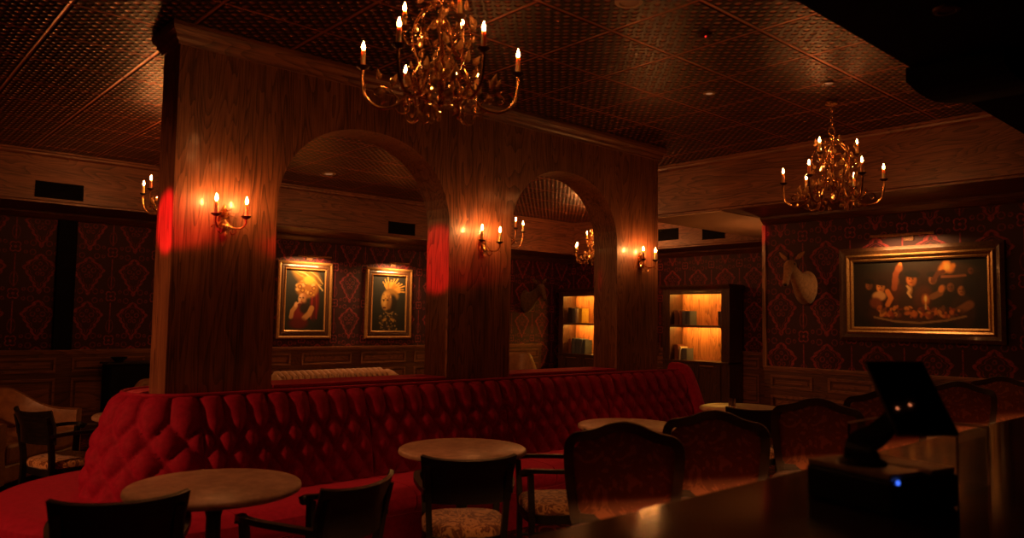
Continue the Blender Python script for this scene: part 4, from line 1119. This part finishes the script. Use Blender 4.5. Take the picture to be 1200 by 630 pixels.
make_tub('tub_sofa', 'tan leather tub sofa at the left edge behind the black cafe chair', (1.28, 8.35, 0), face(.75, -.66), 1.25, .80, .82, .62, M['leather'], 'sofa')
make_tub('tub_armchair', 'tan leather tub armchair just showing behind the left end of the partition', (2.97, 9.25, 0), face(-.5, -.86), .72, .70, .80, .62, M['leather'], 'armchair', TG)
make_tub('tub_armchair', 'tan leather tub armchair below the deer head, seen through the farther arch', (8.95, 9.85, 0), face(-.5, -.8), .80, .75, .98, .70, M['leather'], 'armchair', TG)

# channel-tufted settee seen over the sill of the nearer arch
st = thing('tufted_settee', 'gold-beige channel-tufted settee beyond the nearer arch, below the portraits', 'sofa', (4.42, 8.0, 0), math.radians(3))
W_ = 1.56; n = 168; rings = []
for i in range(n + 1):
    u = i / n; x = -W_ / 2 + W_ * u
    fl_ = abs(math.sin(u * PI * 21)); b = .030 * fl_
    e = max(0, abs(u - .5) * 2 - .86) / .14; y = -.22 * e * e; dz = -.05 * e * e
    prof = [(.10, .30), (.10, .80), (.12 + b * .5, .86 + b * .3), (.06, .915 + b + dz), (-.02, .925 + b + dz), (-.11 - b, .895 + b * .4 + dz), (-.135 - b, .84 + dz), (-.10 - b, .78), (-.03 - b, .62), (-.03 - b, .40), (0, .30)]
    rings.append([(x, y + p, z) for p, z in prof])
MB().loft(rings).build('backrest', M['beige_velvet'], st, True)
MB().rbox(-W_ / 2 + .03, W_ / 2 - .03, -.62, .0, .24, .44, .04).build('seat', M['beige_velvet'], st)
MB().rbox(-W_ / 2 + .03, W_ / 2 - .03, -.60, .09, .09, .238, .01).build('base', M['beige_velvet'], st)
for sx in (-1, 1):
    for y in (-.54, .04): MB().lathe([(.014, 0), (.024, .09)], (sx * (W_ / 2 - .1), y, 0), 10).build('foot', M['black_wood'], st)

sb = thing('sideboard', 'black sideboard against the back wall left of the partition', 'sideboard', (3.30, 10.80, 0))
MB().rbox(-.56, .56, -.20, .20, .90, .93, .006).build('top', M['black_wood'], sb)
MB().box(-.53, .53, -.17, .19, .08, .898).build('carcass', M['black_paint'], sb)
for k in (-1, 1):
    d = MB().rbox(.005 if k > 0 else -.52, .52 if k > 0 else -.005, -.19, -.171, .10, .885, .004).build('door', M['black_paint'], sb)
    MB().ball((.05 * k, -.20, .52), .014).build('knob', M['iron'], d, True)
MB().box(-.50, .50, -.14, .16, 0, .079).build('plinth', M['black_paint'], sb)
bw = MB().lathe([(.001, 0), (.05, 0), (.055, .01), (.09, .05), (.10, .065), (.094, .065), (.05, .016), (.001, .012)], (2.93 - .02, 10.78, .931), 24, cap=False).build('bowl', M['black_wood'], None, True)
tag(bw, 'small dark bowl on the black sideboard', 'bowl')

vs_ = thing('dried_flower_vase', 'small vase of dried flowers at the far end of the red banquette', 'vase', (6.745, 5.17, 1.055))
MB().lathe([(.001, 0), (.03, 0), (.042, .03), (.04, .06), (.022, .085), (.026, .10), (.020, .10), (.016, .085), (.001, .02)], (0, 0, 0), 18, cap=False).build('vase_body', M['vase'], vs_, True)
mb = MB(); rr_ = random.Random(5); sp_ = MB()
for k in range(16):
    a = rr_.uniform(0, 2 * PI); sp = rr_.uniform(.02, .085); tip = (sp * math.cos(a), sp * math.sin(a), rr_.uniform(.16, .27))
    mb.tube(bez([(0, 0, .07), (tip[0] * .4, tip[1] * .4, tip[2] * .65), tip], 4), .0022, 5)
    for q in range(4): leaf(sp_, (tip[0], tip[1], tip[2] - .02 * q), (rr_.uniform(-1, 1), rr_.uniform(-1, 1), .8), .032, .008)
mb.build('dried_stems', M['dry'], vs_, True); sp_.build('flower_heads', M['dry'], vs_, True)

# ------------------------------------------------------------------ vents and ceiling fittings
def vent(label, loc, rz, w, h):
    t = thing('air_vent', label, 'vent', loc, rz, 'dark air vents in the oak beams')
    mb = MB(); f = .018
    mb.box(-w / 2, w / 2, -.012, 0, -h / 2, -h / 2 + f); mb.box(-w / 2, w / 2, -.012, 0, h / 2 - f, h / 2); mb.box(-w / 2, -w / 2 + f, -.012, 0, -h / 2 + f, h / 2 - f); mb.box(w / 2 - f, w / 2, -.012, 0, -h / 2 + f, h / 2 - f)
    mb.build('vent_frame', M['black_paint'], t)
    mb = MB(); k = int((h - 2 * f) / .028)
    for i in range(k):
        z = -h / 2 + f + (i + .5) * (h - 2 * f) / k; mb.prism([(-.010, z - .010), (-.008, z - .011), (-.001, z + .008), (-.003, z + .009)], w / 2 - f, 'yz', -w / 2 + f)
    mb.build('louvres', M['black_paint'], t)
    MB().box(-w / 2 + f, w / 2 - f, -.0008, 0, -h / 2 + f, h / 2 - f).build('backing', M['black_paint'], t)
vent('dark air vent in the oak beam at the far left', (2.02, 10.2, 2.975), 0, .50, .19)
vent('dark air vent in the oak beam seen through the nearer arch', (6.81, 10.2, 2.97), 0, .50, .19)
vent('left dark air vent in the beam above the bookcase beyond the partition end', (10.8, 7.98, 3.06), -PI / 2, .42, .20)
vent('right dark air vent in the beam above the bookcase beyond the partition end', (10.8, 7.08, 3.02), -PI / 2, .42, .20)
def disc(name, label, x, y, z, r_, cat, group=None, mat='can'):
    t = thing(name, label, cat, (x, y, z), 0, group)
    MB().lathe([(0.0, -.006), (r_ * .62, -.006), (r_ * .70, -.014), (r_ * .95, -.012), (r_, 0)], (0, 0, -.0005), 28).build('trim_ring', M[mat], t, True)
    MB().lathe([(0, -.008), (r_ * .55, -.008), (r_ * .55, -.0065), (0, -.0065)], (0, 0, -.0005), 20).build('lens', M['lens' if name == 'ceiling_light' and mat == 'can' else mat], t, True)  # pale ceiling lights get a faintly glowing lens
disc('ceiling_speaker', 'round pale ceiling speaker above and right of the nearest chandelier', 3.433, 2.822, CEIL, .085, 'ceiling speaker')
disc('ceiling_light', 'small dim ceiling downlight left of the chandelier near the oak beam', 5.31, 3.52, CEIL, .05, 'ceiling light', 'ceiling downlights')
disc('ceiling_light', 'dim lit ceiling downlight seen through the nearer arch', 4.87, 9.03, CEIL, .09, 'ceiling light', 'ceiling downlights')
disc('ceiling_light', 'tiny dim lit downlight right above the chandelier near the oak beam', 5.73, 2.72, CEIL, .045, 'ceiling light', 'ceiling downlights')
disc('ceiling_light', 'unlit downlight in the black dropped ceiling above the bar', 3.28, 1.07, SOF, .05, 'ceiling light', 'ceiling downlights', 'iron')
sd = thing('smoke_detector', 'small ceiling detector with a red light, right of the nearest chandelier', 'detector', (4.185, 2.806, CEIL - .0005))
MB().lathe([(0.0, -.03), (.03, -.028), (.045, -.018), (.05, 0)], (0, 0, 0), 20).build('housing', M['iron'], sd, True)
MB().ball((-.02, -.02, -.03), .007).build('indicator_light', M['led_red'], sd, True)

# ------------------------------------------------------------------ lights without a visible body
def light(name, kind, loc, energy, color, **k):
    la = bpy.data.lights.new(name, kind); la.energy = energy; la.color = color
    for a, v in k.items(): setattr(la, a, v)
    o = bpy.data.objects.new(name, la); COL.objects.link(o); o.location = loc; return o
def aim(o, tgt):
    d = Vector(tgt) - o.location; o.rotation_euler = d.to_track_quat('-Z', 'Y').to_euler(); return o
# red stage lamps and a warm downlight at the left end of the room, outside the frame
for tgt, half, e in (((1.64, 5.16, 2.15), 4.0, 2300), ((3.85, 5.22, 2.05), 3.4, 2200), ((8.42, 4.86, 2.64), 0.9, 3500)):
    aim(light('red_stage_lamp', 'SPOT', (-1.4, 4.05, 2.15), e, (1.0, 0.010, 0.03), spot_size=math.radians(2 * half), spot_blend=0.45, shadow_soft_size=0.03), tgt)
aim(light('warm_downlight', 'SPOT', (-2.4, 5.0, 2.5), 360, (1.0, 0.34, 0.11), spot_size=math.radians(78), spot_blend=0.7, shadow_soft_size=0.06), (1.3, 6.2, 0.35))
for loc, e in (((1.45, 3.35, 3.40), 42), ((3.05, 3.45, 3.40), 42), ((5.31, 3.52, 3.40), 48)):
    aim(light('table_downlight', 'SPOT', loc, e, (1.0, 0.34, 0.12), spot_size=math.radians(62), spot_blend=0.6, shadow_soft_size=0.03), (loc[0], loc[1] - .1, 0))
aim(light('lounge_downlight', 'SPOT', (4.87, 9.03, 3.39), 120, (1.0, 0.36, 0.13), spot_size=math.radians(80), spot_blend=0.7, shadow_soft_size=0.04), (4.9, 9.0, 0))
for dx, dy in ((2.307, -.147), (2.362, -.173)): disc('added_glint_light', 'tiny unseen added pin light in the black dropped ceiling above the bar', dx, dy, SOF, .0065, 'pin light', 'pin lights above the bar', 'glint')  # added unseen, only to mirror two bright dots in the tablet screen
light('left_fill_glow', 'POINT', (-1.7, 3.1, 2.8), 7, (1.0, 0.33, 0.10), shadow_soft_size=0.2)  # added weak fill from the left, with no fixture behind it
added_sconce = dup(s0, (8.9, YE, 2.15), PI, 'added unseen gilt two-candle sconce behind the right wall, lighting the recess', 'candle sconces on the partition')  # added out of view to brighten the soffit underside over the recess

w = bpy.data.worlds.new('night'); S.world = w; w.use_nodes = True
w.node_tree.nodes['Background'].inputs[0].default_value = (0.02, 0.006, 0.004, 1); w.node_tree.nodes['Background'].inputs[1].default_value = 0.0

# ------------------------------------------------------------------ camera
f_px = 899.0
yaw = math.radians(48.0); pitch = math.atan((374.6 - 315) / f_px); roll = math.atan(0.0155)
F = Vector((math.cos(yaw) * math.cos(pitch), math.sin(yaw) * math.cos(pitch), math.sin(pitch)))
R0 = F.cross(Vector((0, 0, 1))).normalized(); U0 = R0.cross(F)
R_ = R0 * math.cos(roll) + U0 * math.sin(roll); U_ = U0 * math.cos(roll) - R0 * math.sin(roll)
cam = bpy.data.cameras.new('camera'); cam.sensor_width = 36.0; cam.lens = f_px / 1200 * 36.0; cam.clip_start = 0.02
co = bpy.data.objects.new('camera', cam); COL.objects.link(co)
mt = Matrix((R_, U_, -F)).transposed().to_4x4(); mt.translation = Vector((0, 0, 1.55)); co.matrix_world = mt
cam.dof.use_dof = True; cam.dof.focus_distance = 7.5; cam.dof.aperture_fstop = 2.0
S.camera = co

S.view_settings.view_transform = 'Standard'; S.view_settings.look = 'None'; S.view_settings.gamma = 1.0; S.view_settings.use_curve_mapping = False
S.view_settings.exposure = -0.1
S.cycles.use_denoising = True
S.cycles.max_bounces = 8; S.cycles.sample_clamp_indirect = 4.0; S.cycles.caustics_reflective = False; S.cycles.caustics_refractive = False
